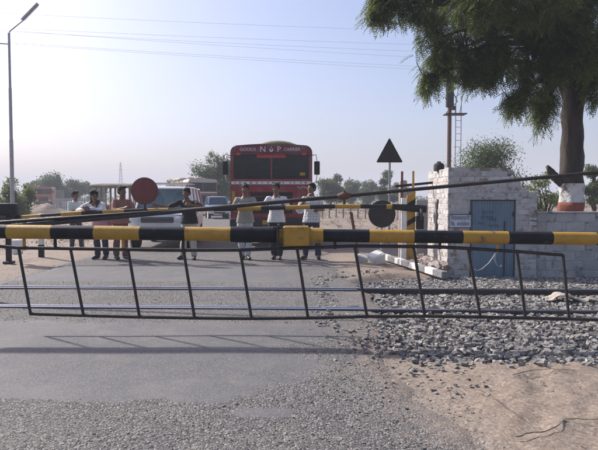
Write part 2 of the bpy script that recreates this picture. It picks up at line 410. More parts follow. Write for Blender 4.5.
# tyre ruts, heel prints and ridges in the loose sand on the right
near = sstep(5.4, 5.0, GY)*sstep(0.9, 1.6, GX)*sstep(6.5, 5.5, GX)
GZ = GZ + near*(0.012*vnoise(GX, GY, 2.6, 9.0, 6) + 0.014*np.abs(vnoise(GX*1.0, GY*1.6, 4.0, 2.0, 4)) + 0.014*vnoise(GX, GY, 11.0, 5.0, 3))
rut = np.abs(GX-1.35-0.45*(GY-3.4)-0.06*np.sin(GY*5)); GZ = GZ - near*0.016*np.exp(-(rut/0.09)**2) + near*0.009*np.exp(-((rut-0.16)/0.06)**2)
nx, ny = len(gx), len(gy)
idx = np.arange(nx*ny).reshape(ny, nx)
Fq = np.stack([idx[:-1, :-1], idx[:-1, 1:], idx[1:, 1:], idx[1:, :-1]], -1).reshape(-1, 4)
def set_attr(me, name, vals):
    a = me.attributes.new(name, 'FLOAT', 'POINT'); a.data.foreach_set('value', np.asarray(vals, dtype=np.float32).ravel())
def dust_at(x, y):
    d = road_d(x, y); right = np.asarray(x) > road_c(y)
    w = sstep(-1.0, 1.0, d - 0.35*sstep(5.5, 8.0, y)*sstep(14, 11, y)*right - 0.30*sstep(5.2, 3.2, y)*right)
    w = np.where(right, w, sstep(-0.35, 0.55, d))
    return w*1.15
g_o = obj('ground', np_mesh('ground', np.stack([GX, GY, GZ], -1).reshape(-1, 3), Fq), M['road'], smooth=True)
set_attr(g_o.data, 'dust', dust_at(GX, GY)); set_attr(g_o.data, 'patch', np.zeros(GX.size))
tag(g_o, kind='structure')

# road: a sheet on the ground with worn ragged edges, bending away to the left; smoother relaid strips stand a little proud
def ramp01(v): return float(min(1, max(0, v)))
def patch_at(x, y):
    yn = 4.30 + 0.10*math.sin(x*1.3) + 0.10*noise.fractal(Vector((x*2.2, 0, 5)), 0.6, 2.0, 5); yf = 6.85-0.04*x+0.2*noise.fractal(Vector((x*1.4, 7, 5)), 0.6, 2.0, 5); xe = -0.05+0.55*noise.fractal(Vector((4, y*1.1, 5)), 0.6, 2.0, 5)-0.35*(5.2-y)
    a = min(ramp01((y-yn)/0.16+0.5), ramp01((yf-y)/0.4+0.5), ramp01((xe-x)/1.1+0.5))
    e = 1.0-math.hypot((x+0.24)/0.25, (y-3.98)/0.085)
    b_ = ramp01(e*1.2+0.5)
    c_ = min(ramp01((y-10.2+0.04*x)/0.5+0.5), ramp01((12.5-y)/0.6+0.5), ramp01((0.0-x)/1.0+0.5))*0.85
    return max(a, b_, c_)
ry = np.unique(np.concatenate([np.arange(-6, 2.4, 0.25), np.arange(2.4, 13.2, 0.085), np.arange(13.2, 30, 0.25), np.arange(30, 200, 1.5)]))
cols = np.linspace(-1, 1, 79)
RV, AP, AD = [], [], []
for y in ry:
    c = float(road_c(y)); hw = 2.95
    el = 0.28*noise.fractal(Vector((y*0.5, 3.3, 0)), 0.7, 2.0, 5); er = 0.35*noise.fractal(Vector((y*0.45, 9.1, 4)), 0.7, 2.0, 5)
    if y < 7: er += 0.35*(7-y)/4
    er += 0.4*math.exp(-((y-9.0)/2.2)**2)
    x0, x1 = c-hw-el, c+hw+er
    for k, t in enumerate(cols):
        x = x0+(x1-x0)*(t+1)/2
        pa = patch_at(x, y) if 2 < y < 14 else 0.0
        z = 0.004*math.cos(t*1.5)+0.006*noise.noise(Vector((x*0.8, y*0.8, 1)))+0.007*pa
        if k in (0, len(cols)-1): z = -0.05
        elif k in (1, len(cols)-2): z = -0.02
        elif k in (2, len(cols)-3): z -= 0.006
        RV.append((x, y, z)); AP.append(pa)
RV = np.array(RV)
nr, ncl = len(ry), len(cols)
idx = np.arange(nr*ncl).reshape(nr, ncl)
Fq = np.stack([idx[:-1, :-1], idx[:-1, 1:], idx[1:, 1:], idx[1:, :-1]], -1).reshape(-1, 4)
rd = tag(obj('road', np_mesh('road', RV, Fq), M['road'], smooth=True), kind='structure')
set_attr(rd.data, 'patch', AP); set_attr(rd.data, 'dust', dust_at(RV[:, 0], RV[:, 1]))

# ballast bed to the right of the crossing: a low rough sheet that carries the stones
def bal_left(y):
    return float(np.interp(y, [5.1, 5.8, 6.6, 7.5, 9.6, 10.5, 11.2, 12.2], [1.05, 0.80, 0.62, 0.50, 0.50, 0.62, 1.1, 2.0])) + 0.22*noise.fractal(Vector((y*0.8, 2.2, 0)), 0.6, 2.0, 4)
def bal_z(x, y):
    t = y-float(track_y(x))          # distance past the near rail
    z = -0.045
    if 0 < t < GAUGE: z = -0.075 - 0.02*math.sin(t/GAUGE*math.pi)
    elif t >= GAUGE: z = -0.07 - 0.10*min(1, (t-GAUGE)/2.2)
    else: z = -0.045 - 0.01*min(1, -t/2.5)
    return z + 0.02*noise.noise(Vector((x*0.9, y*0.9, 7)))
V = []
NYB, NXB = 60, 110
for j in range(NYB+1):
    y = 5.15 + (12.15-5.15)*j/NYB
    for i in range(NXB+1):
        x = bal_left(y) + (13.0-bal_left(y))*(i/NXB)**1.2
        rim = i == 0 or j in (0, NYB)
        V.append((x, y, -0.2 if rim else bal_z(x, y)-0.012))
idx = np.arange((NXB+1)*(NYB+1)).reshape(NYB+1, NXB+1)
Fq = np.stack([idx[:-1, :-1], idx[:-1, 1:], idx[1:, 1:], idx[1:, :-1]], -1).reshape(-1, 4)
tag(obj('ballast_bed', np_mesh('ballast_bed', V, Fq), M['ballast_bed'], smooth=True), kind='structure')

# loose crushed stones, far too many to count
IV = np.array([(x, y, z) for x in (-1, 1) for y in (-1, 1) for z in (-1, 1)])*0.72
IF = np.array([(0, 1, 3), (0, 3, 2), (4, 6, 7), (4, 7, 5), (0, 4, 5), (0, 5, 1), (2, 3, 7), (2, 7, 6), (0, 2, 6), (0, 6, 4), (1, 5, 7), (1, 7, 3)])
def stones(name, pos, size, m, parent=None, flat=0.65):
    n = len(pos)
    Vs = IV[None] + rng.uniform(-0.42, 0.42, (n, len(IV), 3))
    Vs = Vs*np.stack([rng.uniform(0.75, 1.35, n), rng.uniform(0.6, 1.0, n), rng.uniform(flat*0.7, flat*1.2, n)], -1)[:, None]
    a, b = rng.uniform(0, 2*np.pi, n), rng.normal(0, 0.45, n)
    ca, sa, cb, sb = np.cos(a), np.sin(a), np.cos(b), np.sin(b)
    x, y, z = Vs[..., 0], Vs[..., 1], Vs[..., 2]
    y2 = y*cb[:, None]-z*sb[:, None]; z2 = y*sb[:, None]+z*cb[:, None]
    x3 = x*ca[:, None]-y2*sa[:, None]; y3 = x*sa[:, None]+y2*ca[:, None]
    Vs = np.stack([x3, y3, z2], -1)*np.asarray(size)[:, None, None] + np.asarray(pos)[:, None]
    Fs = (IF[None] + (np.arange(n)*len(IV))[:, None, None]).reshape(-1, 3)
    return obj(name, np_mesh(name, Vs.reshape(-1, 3), Fs), m, parent)
P, S = [], []
for _ in range(34000):
    y = random.uniform(5.1, 12.1)
    x = random.uniform(0.2, 9.5) if random.random() < 0.88 else random.uniform(9.5, 13)
    if y > 6 and x > 2.2+0.62*y: continue
    bl = bal_left(y)
    edge = min(x-bl, (y-5.18-0.12*noise.noise(Vector((x*1.7, 0, 0))))*1.2)
    if edge < 0 and random.random() > math.exp(edge*4.0)*0.35: continue
    t = y-float(track_y(x))
    if abs(t) < 0.055 or abs(t-GAUGE) < 0.055: continue
    if y > 12.0 and 2.9 < x: continue
    s = random.uniform(0.018, 0.044)*(1.0 if edge > 0.2 else 0.75)
    z = (bal_z(x, y) if edge > 0 else float(base_z(x, y))+0.0) + random.uniform(0.0, 0.022)
    if edge <= 0: z = max(z, 0.0 if float(road_d(x, y)) < 0 else -0.1)+0.004
    P.append((x, y, z)); S.append(s)
tag(stones('ballast_stones', P, S, M['ballast']), 'grey crushed stone ballast heaped along the railway track', 'ballast', kind='stuff')
# grit and chips scattered over the road and shoulder
P, S = [], []
for _ in range(15000):
    y = 2.9 + 11.5*random.random()**1.7
    x = random.uniform(-0.56*y-0.3, 0.56*y+0.3)
    d = float(road_d(x, y))
    if 4.35 < y < 6.8 and x < 0.1 and random.random() < 0.93: continue
    if d > 0.5 and random.random() < 0.93: continue
    if abs(y-float(track_y(x))) < 0.1 or abs(y-float(track_y(x))-GAUGE) < 0.1: continue
    if x > bal_left(min(max(y, 5.2), 12)) and 5.2 < y < 12: continue
    if 10.5 < y and random.random() < 0.5: continue
    P.append((x, y, 0.004 if d < 0.05 else float(ground_z(x, y))+0.002)); S.append(random.choice([0.004, 0.005, 0.006, 0.008, 0.008, 0.011]))
for _ in range(260):      # bigger strays near the edge of the ballast
    y = random.uniform(4.3, 7.5); x = random.gauss(0.75+0.5*max(0, (7-y)/2), 0.35)
    P.append((x, y, 0.006)); S.append(random.uniform(0.01, 0.024))
tag(stones('loose_grit', P, S, M['grit'], flat=0.5), 'loose grit and stone chips strewn over the road', 'grit', kind='stuff')
# a few dark clods lying on the sand by the ballast
for k, (px, py, s) in enumerate([(510, 371, 0.035), (521, 368, 0.03), (588, 367, 0.045), (412, 370, 0.04), (438, 364, 0.035)]):
    Y = 1.45*600/(py-198)
    p = W(px, py, Y); p.z = float(ground_z(p.x, p.y))+s*0.3
    o = stones('stone', [(0, 0, 0)], [s], M['ballast'])
    o.location = p
    tag(o, ['small dark stone half way along the front edge of the ballast', 'flat grey stone touching the small dark one on the sand',
            'dark lump on the sand at the right end of the ballast', 'pale stray stone at the left end of the ballast front',
            'stray stone nearest the road in front of the ballast'][k], 'stone', 'stray stones on the sand')

# dry trailing stems on the sand
def stem(pts, r, label):
    q = []
    for px, py in pts:
        Y = 1.45*600/(py-198); p = W(px, py, Y); p.z = float(base_z(p.x, p.y))+0.035; q.append(p)
    d = []
    for a, b in zip(q, q[1:]):
        for t in (0, 0.33, 0.67): d.append(a.lerp(b, t)+Vector((random.gauss(0, .003), random.gauss(0, .003), 0.002)))
    d.append(q[-1])
    o = MB().tube(d, [r*(1-0.5*i/len(d)) for i in range(len(d))], 6).build('dry_stem', M['stem'], smooth=True)
    tag(o, label, 'dry stem', 'dry stems on the sand')
M['stem'] = pm('dry_stem', (0.10, 0.075, 0.055), (0.18, 0.14, 0.11), 9, 0.9)
stem([(516, 447), (531, 443.5), (544, 443), (556, 438), (564, 430), (576, 429.5), (590, 431), (606, 428)], 0.0042, 'dark crooked dry stem on the sand at bottom right')
stem([(512, 383), (530, 378), (552, 376), (575, 377)], 0.0035, 'thin dry stem just below the ballast on the right')
stem([(476, 396), (495, 407), (512, 420), (524, 428)], 0.003, 'fine dry stem running along the wheel rut in the sand')
# rails: running rails and check rails
def rail(name, y_off, x0, x1, top, label, head_w=0.07, group='rails of the level crossing'):
    o = thing(name, label, 'rail', (0, float(track_y(0))+y_off, 0), math.atan(-0.04), group)
    h = 0.155
    prof = [(-0.07, top-h), (0.07, top-h), (0.07, top-h+0.012), (0.012, top-h+0.03), (0.011, top-0.04), (head_w/2, top-0.033), (head_w/2, top-0.004),
            (-head_w/2, top-0.004), (-head_w/2, top-0.033), (-0.011, top-0.04), (-0.012, top-h+0.03), (-0.07, top-h+0.012)]
    MB().prism(prof, x0, x1, 'x').build('rail_web', M['rail_side'], o)
    hp = [(-head_w/2+0.004, top-0.004+0.0005), (head_w/2-0.004, top-0.004+0.0005), (head_w/2-0.008, top+0.002), (0, top+0.005), (-head_w/2+0.008, top+0.002)]
    MB().prism(hp, x0, x1, 'x').build('running_surface', M['rail_head'], o)
    return o
rail('rail', 0.0, -16, 16, 0.022, 'steel running rail nearest the camera across the road')
rail('rail', GAUGE, -16, 16, 0.030, 'steel running rail farther from the camera across the road')
rail('check_rail', 0.125, -6.2, 0.9, 0.018, 'short check rail beside the nearer running rail', 0.06, 'check rails in the road')
rail('check_rail', GAUGE-0.125, -6.2, 0.9, 0.024, 'short check rail beside the farther running rail', 0.06, 'check rails in the road')
# ------------------------------------------------------------------ near barrier
def boom_pt(px, Y=6.3):
    t = px/598.0
    return W(px, 231.5+7.3*t, Y)
def near_barrier():
    Y0 = 6.32
    base = boom_pt(299, Y0)
    o = thing('barrier_boom', 'thick yellow and black striped crossing boom with hanging iron fence, nearest the camera', 'barrier', (base.x, base.y, 0), 0, 'crossing barriers')
    off = Vector((base.x, base.y, 0))
    edges = [-128, -83, -37, 8.5, 52.5, 95, 140.5, 185.5, 231, 277, 323, 369, 413.5, 462, 507.5, 551.5, 595.5, 641, 687, 732]
    for k in range(len(edges)-1):
        a, b = boom_pt(edges[k], Y0)-off, boom_pt(edges[k+1], Y0)-off
        r = 0.074
        if 8 <= k-2 <= 8: pass
        if edges[k] >= 323: r = 0.068
        if edges[k] == 231: r = 0.083
        if edges[k] == 277: r = 0.081
        yel = (k % 2 == 1) == (edges[1] < 0)
        colr = 'yellow' if edges[k] in (8.5, 95, 185.5, 277, 369, 462, 551.5, -83, 641) else 'black'
        MB().tube([a, b], r, 28).build('yellow_band' if colr == 'yellow' else 'black_band', M[colr], o, angle=40)
    # joint sleeve and clamp at mid length
    a, b = boom_pt(281, Y0)-off, boom_pt(303, Y0)-off
    mid = (a+b)/2
    MB().box((mid.x+0.045, mid.y-0.045, mid.z-0.005), (0.27, 0.16, 0.205), bev=0.012).build('joint_sleeve', M['yellow'], o)
    cl = boom_pt(278.5, Y0)-off
    MB().box((cl.x, cl.y-0.03, cl.z-0.01), (0.018, 0.21, 0.25), bev=0.003).build('joint_flange', M['iron'], o)
    for dz in (-0.09, 0.08):
        MB().cyl((cl.x-0.05, cl.y-0.115, cl.z+dz), (cl.x+0.05, cl.y-0.115, cl.z+dz), 0.012, n=8).build('bolt', M['iron'], o)
    MB().tube([boom_pt(236, Y0)-off, boom_pt(252, Y0)-off], 0.0865, 28).build('joint_collar', M['black'], o, angle=40)
    MB().tube([boom_pt(262, Y0)-off, boom_pt(276, Y0)-off], 0.0875, 28).build('joint_collar', M['black'], o, angle=40)
    # long straps that hold the fence
    Yf = Y0 + 0.0
    def fp(px, py): return W(px, py, Yf)-off
    top = [(-60, 245.5), (2, 246.5), (18, 247.8), (70, 248.6), (128, 249.5), (183, 250.2), (240, 250), (299, 248), (354, 246), (414, 246.6), (440, 247), (468, 248.5), (517, 251.5), (563, 255)]
    bot = [(30, 313.8), (83, 315.5), (139, 317), (195, 318), (251, 318.6), (308, 318), (367, 316.5), (425, 316.2), (481, 317), (526, 318), (569, 319), (598, 320), (660, 323)]
    MB().tube([fp(*p) for p in top], 0.0185, 8).build('fence_top_rail', M['iron'], o, angle=50)
    MB().tube([fp(*p) for p in bot], 0.0185, 8).build('fence_bottom_rail', M['iron'], o, angle=50)
    tx = [18.5, 70.5, 128, 183.5, 240, 297, 354.5, 413.5, 468, 517, 563]
    bx = [30.5, 83.5, 139.5, 194.5, 251.5, 308, 367, 424.8, 480.5, 525.5, 569]
    def interp(pl, x):
        for (x0, y0), (x1, y1) in zip(pl, pl[1:]):
            if x0 <= x <= x1: return y0+(y1-y0)*(x-x0)/(x1-x0)
    for a_, b_ in zip(tx, bx):
        MB().cyl(fp(a_, interp(top, a_)), fp(b_, interp(bot, b_)), 0.0165, n=8).build('fence_bar', M['iron'], o, angle=50)
    # hangers: flat straps between the boom and the fence
    for px, colr, w_ in ((24, 'yellow', 0.032), (55, 'black', 0.03), (335, 'iron', 0.03), (440, 'iron', 0.03), (497.5, 'yellow', 0.03), (123, 'yellow', 0.03), (183, 'iron', 0.028)):
        p = boom_pt(px, Y0)-off
        zb = (fp(px, interp(top, px))).z
        if px == 55: zb = p.z-0.13
        MB().box((p.x, p.y, (p.z-0.06+zb-0.025)/2), (w_, 0.014, (p.z-0.06)-(zb-0.025)), bev=0.002).build('hanger_strap', M[colr], o)
        MB().cyl((p.x, p.y-0.02, zb), (p.x, p.y+0.02, zb), 0.014, n=8).build('hanger_bolt', M['iron'], o)
    # loose wire hanging off one hanger
    MB().tube([fp(497, 249), fp(496, 254), fp(494.5, 259), fp(497, 265), fp(500.5, 267), fp(501.5, 265)], 0.005, 6).build('wire_hook', M['galv'], o, smooth=True)
    MB().tube([fp(497, 250), fp(494, 256), fp(489, 263), fp(482, 269), fp(477, 270.8), fp(474.5, 269.5)], 0.005, 6).build('wire_hook', M['galv'], o, smooth=True)
    return o
near_barrier()

# ------------------------------------------------------------------ far barrier with its stand
FB_Y = 13.55
def far_pt(px):
    pl = [(-40, 219.6), (5, 218), (80, 213), (140, 210.6), (240, 208.6), (340, 206.3), (430, 206.9)]
    for (x0, y0), (x1, y1) in zip(pl, pl[1:]):
        if x0 <= px <= x1: return W(px, y0+(y1-y0)*(px-x0)/(x1-x0), FB_Y)
def far_barrier():
    base = far_pt(200)
    off = Vector((base.x, base.y, 0))
    o = thing('barrier_boom', 'slim yellow and black striped boom of the far barrier in front of the waiting people', 'barrier', off, 0, 'crossing barriers')
    step = 19.4
    x = 2.0; k = 0
    while x < 408:
        x2 = min(x+step, 410)
        pts = [far_pt(x+(x2-x)*i/3)-off for i in range(4)]
        MB().tube(pts, 0.05 if x > 60 else 0.036, 16).build('yellow_band' if k % 2 else 'black_band', M['yellow' if k % 2 else 'black'], o, angle=40)
        x = x2; k += 1
        step = 19.4+ k*0.4
    # dark gear end over the stand
    MB().tube([far_pt(392)-off, far_pt(426)-off+Vector((0, 0, -0.05))], [0.07, 0.09], 14).build('boom_heel', M['black'], o, angle=40)
    return o
far_barrier()
# red target disc on the far boom
p = W(144.5, 191, FB_Y-0.09)
o = thing('stop_disc', 'round faded red stop disc fixed upright on the far boom', 'stop disc', (p.x, p.y, 0))
MB().lathe([(0.005, -0.004), (0.292, -0.006), (0.306, -0.002), (0.306, 0.012), (0.295, 0.018), (0.005, 0.016)], (0, 0, p.z), 48, 'y').build('disc', M['signred'], o, angle=40)
MB().box((0, 0.03, p.z-0.20), (0.05, 0.012, 0.52), bev=0.002).build('bracket', M['iron'], o)
MB().tube([(0, 0.035, p.z-0.44), (0, 0.09, p.z-0.44)], 0.06, 12).build('clamp', M['iron'], o)
# dark disc standing by the far stand (its back is to the camera)
p = W(382, 214, FB_Y+0.45)
o = thing('stop_disc', 'black round disc seen from behind on a short post left of the yellow stand', 'stop disc', (p.x, p.y, 0))
MB().lathe([(0.005, -0.004), (0.31, -0.004), (0.318, 0.0), (0.318, 0.014), (0.305, 0.018), (0.005, 0.016)], (0, 0, p.z), 48, 'y').build('disc', M['signback'], o, angle=40)
MB().cyl((0, 0.05, -0.25), (0, 0.05, p.z+0.1), 0.03, n=10).build('post', M['galv'], o, angle=40)
MB().box((0, 0.028, p.z), (0.3, 0.012, 0.05)).build('bracket', M['iron'], o)
# the stand
zs = -0.12
p0 = W(409, 215, FB_Y+0.05)
st = thing('barrier_stand', 'yellow barrier stand with two upright posts beside the white hut', 'barrier stand', (p0.x, p0.y, zs))
def sp(px, py, dy=0.0):
    q = W(px, py, FB_Y+0.05+dy); return Vector((q.x-p0.x, q.y-p0.y, q.z-zs))
a = sp(403.3, 171); MB().box((a.x, 0.16, a.z/2), (0.05, 0.035, a.z), bev=0.004).build('post', M['rust'], st)
a = sp(413.3, 171); MB().box((a.x, 0.0, a.z/2), (0.045, 0.035, a.z), bev=0.004).build('post', M['yellow'], st)
a, b = sp(407, 191), sp(415.2, 191)
MB().prism([(a.x, 0.0), (b.x, 0.0), (b.x, b.z), (a.x, a.z-0.1)], -0.03, 0.025, 'y').build('stand_plate', M['yellow'], st)
for py in (204.5, 222, 239):
    l, r = sp(407, py), sp(415.2, py)
    MB().prism([(l.x-0.003, l.z-0.10), (r.x+0.003, r.z+0.02), (r.x+0.003, r.z+0.14), (l.x-0.003, l.z+0.02)], -0.0345, 0.03, 'y').build('black_chevron', M['black'], st)
a, b = sp(396, 186.2), sp(429, 182.6)
MB().tube([Vector((a.x, 0.08, a.z)), Vector((b.x+0.3, 0.08, b.z+0.02))], 0.03, 10).build('cross_bar', M['black'], st, angle=40)
a, b = sp(401, 198), sp(406.3, 226)
MB().box(((a.x+b.x)/2, -0.02, (a.z)/2), (b.x-a.x, 0.09, a.z), bev=0.006).build('counter_post', M['white_paint'], st)
a = sp(421, 199.8, 1.15); MB().box((a.x, 1.15, a.z/2), (0.28, 0.3, a.z), bev=0.01).build('winch_box', M['galv'], st)
a = sp(420, 214.5, -0.1)
MB().lathe([(0.02, -0.03), (0.12, -0.03), (0.14, -0.015), (0.14, 0.015), (0.12, 0.03), (0.02, 0.03)], (a.x, -0.16, a.z), 18, 'x').build('gear_wheel', M['iron'], st)
MB().box((a.x, -0.10, a.z-0.18), (0.16, 0.14, 0.30), bev=0.01).build('gear_case', M['black'], st)
# concrete stub behind the stand
q = W(403, 180, 14.6)
o = MB().box((0, 0, (q.z+0.15)/2), (0.19, 0.16, q.z+0.15), bev=0.05, seg=3).build('marker_stone', pm('pinkish_stone', (0.34, 0.27, 0.25), (0.42, 0.35, 0.33), 9, 0.9, 0.3, 30), angle=40)
o.location = (q.x, q.y, -0.15); tag(o, 'round topped pinkish stone post behind the rust brown upright of the stand', 'marker stone')

# ------------------------------------------------------------------ boom rest and small posts on the left
p = W(9, 263, 13.4); p.z = float(base_z(p.x, p.y))
o = thing('boom_rest', 'black boom rest post with dark box on top, at the left edge of the road', 'boom rest', (p.x, p.y, p.z))
MB().box((0, 0, 0.5), (0.10, 0.10, 1.0), bev=0.008).build('post', M['black'], o)
MB().box((0, 0, 0.02), (0.2, 0.2, 0.06), bev=0.01).build('foot_plate', M['iron'], o)
MB().box((-0.12, 0.05, 1.20), (0.62, 0.30, 0.30), bev=0.06, seg=2).build('dark_box', M['black'], o, angle=40)
MB().box((0.0, 0.0, 1.02), (0.20, 0.12, 0.05), bev=0.005).build('fork', M['iron'], o)
MB().tube([(-0.3, -0.2, 1.04), (0.05, -0.19, 1.02)], 0.05, 10).build('counterweight', M['iron'], o, angle=40)
MB().box((-0.15, -0.09, 1.035), (0.03, 0.26, 0.03)).build('arm', M['iron'], o)
p = W(41.5, 257, 14.6); p.z = float(base_z(p.x, p.y))-0.02
o = thing('guide_post', 'short white post with black foot on the dirt left of the waiting people', 'post', (p.x, p.y, p.z))
MB().box((0, 0, 0.17), (0.115, 0.115, 0.34), bev=0.008).build('black_foot', M['black'], o)
MB().box((0, 0, 0.34+0.38), (0.11, 0.11, 0.76), bev=0.008).build('white_shaft', M['white_paint'], o)
p = W(17.5, 247, 16.2); p.z = float(base_z(p.x, p.y))-0.02
o = thing('guide_post', 'low pale stone post just right of the black boom rest', 'post', (p.x, p.y, p.z))
MB().box((0, 0, 0.2), (0.26, 0.14, 0.4), bev=0.03, seg=2).build('shaft', M['white_paint'], o, angle=40)

# ------------------------------------------------------------------ straight steel stay running across the view
a, b = W(-30, 230.6, 8.6), W(640, 168.4, 7.2)
o = thing('stay_rod', 'long straight dark steel stay rod slanting across in front of the hut', 'stay rod', (0, 0, 0))
MB().tube([a.lerp(b, t/8) for t in range(9)], [0.034, 0.034, 0.033, 0.031, 0.029, 0.026, 0.024, 0.023, 0.023], 10).build('rod', M['iron'], o, angle=40)
c = a.lerp(b, 0.603)
dv = (b-a).normalized()
MB().tube([c-dv*0.09, c-dv*0.05, c, c+dv*0.05, c+dv*0.09], [0.028, 0.045, 0.058, 0.045, 0.028], 10).build('coupling', M['rust'], o, angle=40)
MB().cyl(c+Vector((0, -0.02, -0.11)), c+Vector((0, -0.02, 0.07)), 0.016, n=8).build('coupling_pin', M['rust'], o)
# posts the rod is anchored to, just outside the view
for q, lab in ((a, 'stay_post'), (b, 'stay_post')):
    MB().box((q.x, q.y, q.z/2-0.1), (0.09, 0.09, q.z+0.35), bev=0.006).build('anchor_post', M['iron'], o)
q0 = W(-30, 224.5, 8.58); q1 = a.lerp(b, 0.42)
MB().tube([q0, q0.lerp(q1, 0.5), q1], [0.026, 0.025, 0.016], 10).build('brace_pipe', M['black'], o, angle=40)
MB().box((q0.x, q0.y+0.005, q0.z-0.03), (0.12, 0.11, 0.12), bev=0.006).build('anchor_cap', M['iron'], o)
# ------------------------------------------------------------------ the whitewashed hut
M['wash'] = pm('whitewash', (0.37, 0.36, 0.35), (0.50, 0.49, 0.47), 4, 0.9, 0.6, 30, c3=(0.25, 0.175, 0.14), s3=3.2, lo3=0.535, hi3=0.62, randval=0.13)
M['wash_core'] = pm('old_mortar', (0.36, 0.35, 0.335), (0.47, 0.46, 0.44), 6, 0.95, 0.7, 30, c3=(0.20, 0.145, 0.115), s3=2.6, lo3=0.52, hi3=0.64)
M['wash2'] = pm('whitewash_wall', (0.32, 0.32, 0.31), (0.44, 0.43, 0.415), 4, 0.9, 0.6, 30, c3=(0.17, 0.155, 0.15), s3=3.4, lo3=0.55, hi3=0.63, randval=0.12)
M['blue_door'] = pm('blue_sheet_paint', (0.125, 0.19, 0.245), (0.165, 0.238, 0.298), 5, 0.55, 0.15, 40, c3=(0.08, 0.10, 0.12), s3=4, lo3=0.62, hi3=0.75, rvar=0.1, stretch=(1, 1, 0.35))
def brick_mesh(l, h, d, j, seed):
    r = random.Random(seed)
    mb = MB(); mb.box((0, 0, 0), (l, d, h), bev=0.008)
    me = mb.mesh('brick')
    for v in me.vertices:
        v.co += Vector((r.uniform(-j, j), r.uniform(-j, j), r.uniform(-j, j)))
    me.materials.append(M['wash'])
    return me
HZ = -0.24                       # floor level of the hut
hc = W(447, 276, 12.2)           # near left corner
HX0, HY0 = hc.x, 12.2
HW, HD, HH = (W(520, 200, 12.2).x-HX0)+0.36, 1.9, W(447, 166.5, 12.2).z-HZ
hut = thing('hut', 'small whitewashed brick hut with blue metal door and crumbling top right corner', 'hut', (HX0, HY0, HZ))
def hp(px, py): q = W(px, py, 12.2); return (q.x-HX0, q.z-HZ)
dx0, dz1 = hp(471, 200); dx1, _ = hp(515.5, 200)
TH = 0.24
# core walls, a little behind the brick faces
ch, cl = 0.112, 0.27
def top_at(x):                   # broken top edge of the front wall
    e = hp(517, 0)[0]
    if x < e-0.12: return HH
    if x < e+0.02: return HH-0.14
    if x < e+0.12: return HH-0.24
    if x < e+0.26: return HH-0.36
    return HH-0.50
def core(name, x0, x1, y0, y1, z0, z1):
    return MB().box(((x0+x1)/2, (y0+y1)/2, (z0+z1)/2), (x1-x0, y1-y0, z1-z0)).build(name, M['wash_core'], hut)
eps = 0.012
e1 = hp(517, 0)[0]
core('front_wall', eps, dx0, eps, TH, 0, HH-0.02)
core('front_wall', dx0, e1-0.12, eps+0.001, TH, dz1+0.06, HH-0.03)
core('front_wall', e1-0.12, dx1, eps+0.001, TH, dz1+0.06, HH-0.24)
core('front_wall', dx1, e1+0.12, eps, TH, 0, HH-0.26)
core('front_wall', e1+0.12, HW, eps+0.001, TH, 0, HH-0.52)
core('side_wall', eps+0.001, TH, TH, HD, 0, HH-0.03)
core('side_wall', HW-TH, HW, TH, HD, 0, HH-0.55)
core('rear_wall', TH, HW-TH, HD-TH, HD, 0, HH-0.05)
MB().box((HW/2-0.15, HD/2+0.05, HH-0.10), (HW-0.6, HD-0.3, 0.10), bev=0.01).build('roof_slab', M['wash_core'], hut)
fl = [brick_mesh(cl-0.010, ch-0.010, 0.06, 0.005, s) for s in range(5)]
fh = [brick_mesh(cl/2-0.014, ch-0.013, 0.06, 0.006, s+9) for s in range(3)]
sl = []
def put(me, x, y, z, rz, sc=1.0):
    b = bpy.data.objects.new('brick', me); C.objects.link(b); b.parent = hut
    b.location = (x, y, z); b.rotation_euler = (random.gauss(0, 0.008), random.gauss(0, 0.008), rz+random.gauss(0, 0.01)); b.scale = (sc, 1, 1)
r2 = random.Random(5)
ncourse = int(HH/ch)
for c in range(ncourse):
    z = ch*(c+0.5)
    x = 0.0; first = True
    while x < HW-0.03:
        l = cl/2 if (first and c % 2) else cl
        first = False
        xe = min(x+l, HW)
        # stop at the door jambs
        if z < dz1+0.03 and x < dx0 and xe > dx0-0.04: xe = dx0-0.012
        if z < dz1+0.03 and dx0-0.02 <= x < dx1+0.012: x = dx1+0.012; continue
        w = xe-x
        if w > 0.05 and z+ch/2 <= top_at((x+xe)/2)+0.02 and r2.random() > (0.30 if x > dx1+0.03 and z > 0.9 else (0.09 if z < 0.5 else 0.03)):
            put(r2.choice(fl), x+w/2, r2.uniform(-0.004, 0.006)+0.036, z, 0, w/cl)
        x = max(xe, x+0.01)
        if abs(xe-(dx0-0.012)) < 1e-6: x = dx1+0.012
    y = 0.03; first = True
    while y < HD-0.03:
        l = cl/2 if (first and not c % 2) else cl
        first = False
        ye = min(y+l, HD); w = ye-y
        slot = abs((y+ye)/2-0.95) < 0.10 and 0.78 < z < 1.60
        if w > 0.05 and not slot and r2.random() > 0.02:
            put(r2.choice(fl), r2.uniform(-0.004, 0.006)+0.036, y+w/2, z, math.pi/2, w/cl)
        y = ye
# narrow slit in the side wall, its inner shade painted as a dark strip
MB().box((0.004, 0.95, 1.19), (0.03, 0.09, 0.80)).build('slit_shade_strip', M['dark'], hut)
MB().box((-0.012, 0.95, 1.64), (0.05, 0.2, 0.05)).build('slit_lintel', M['wash'], hut)
# lintel over the door, rough coping
MB().box(((dx0+dx1)/2, -0.012, dz1+0.035), (dx1-dx0+0.24, 0.05, 0.06), bev=0.006).build('lintel', M['wash'], hut)
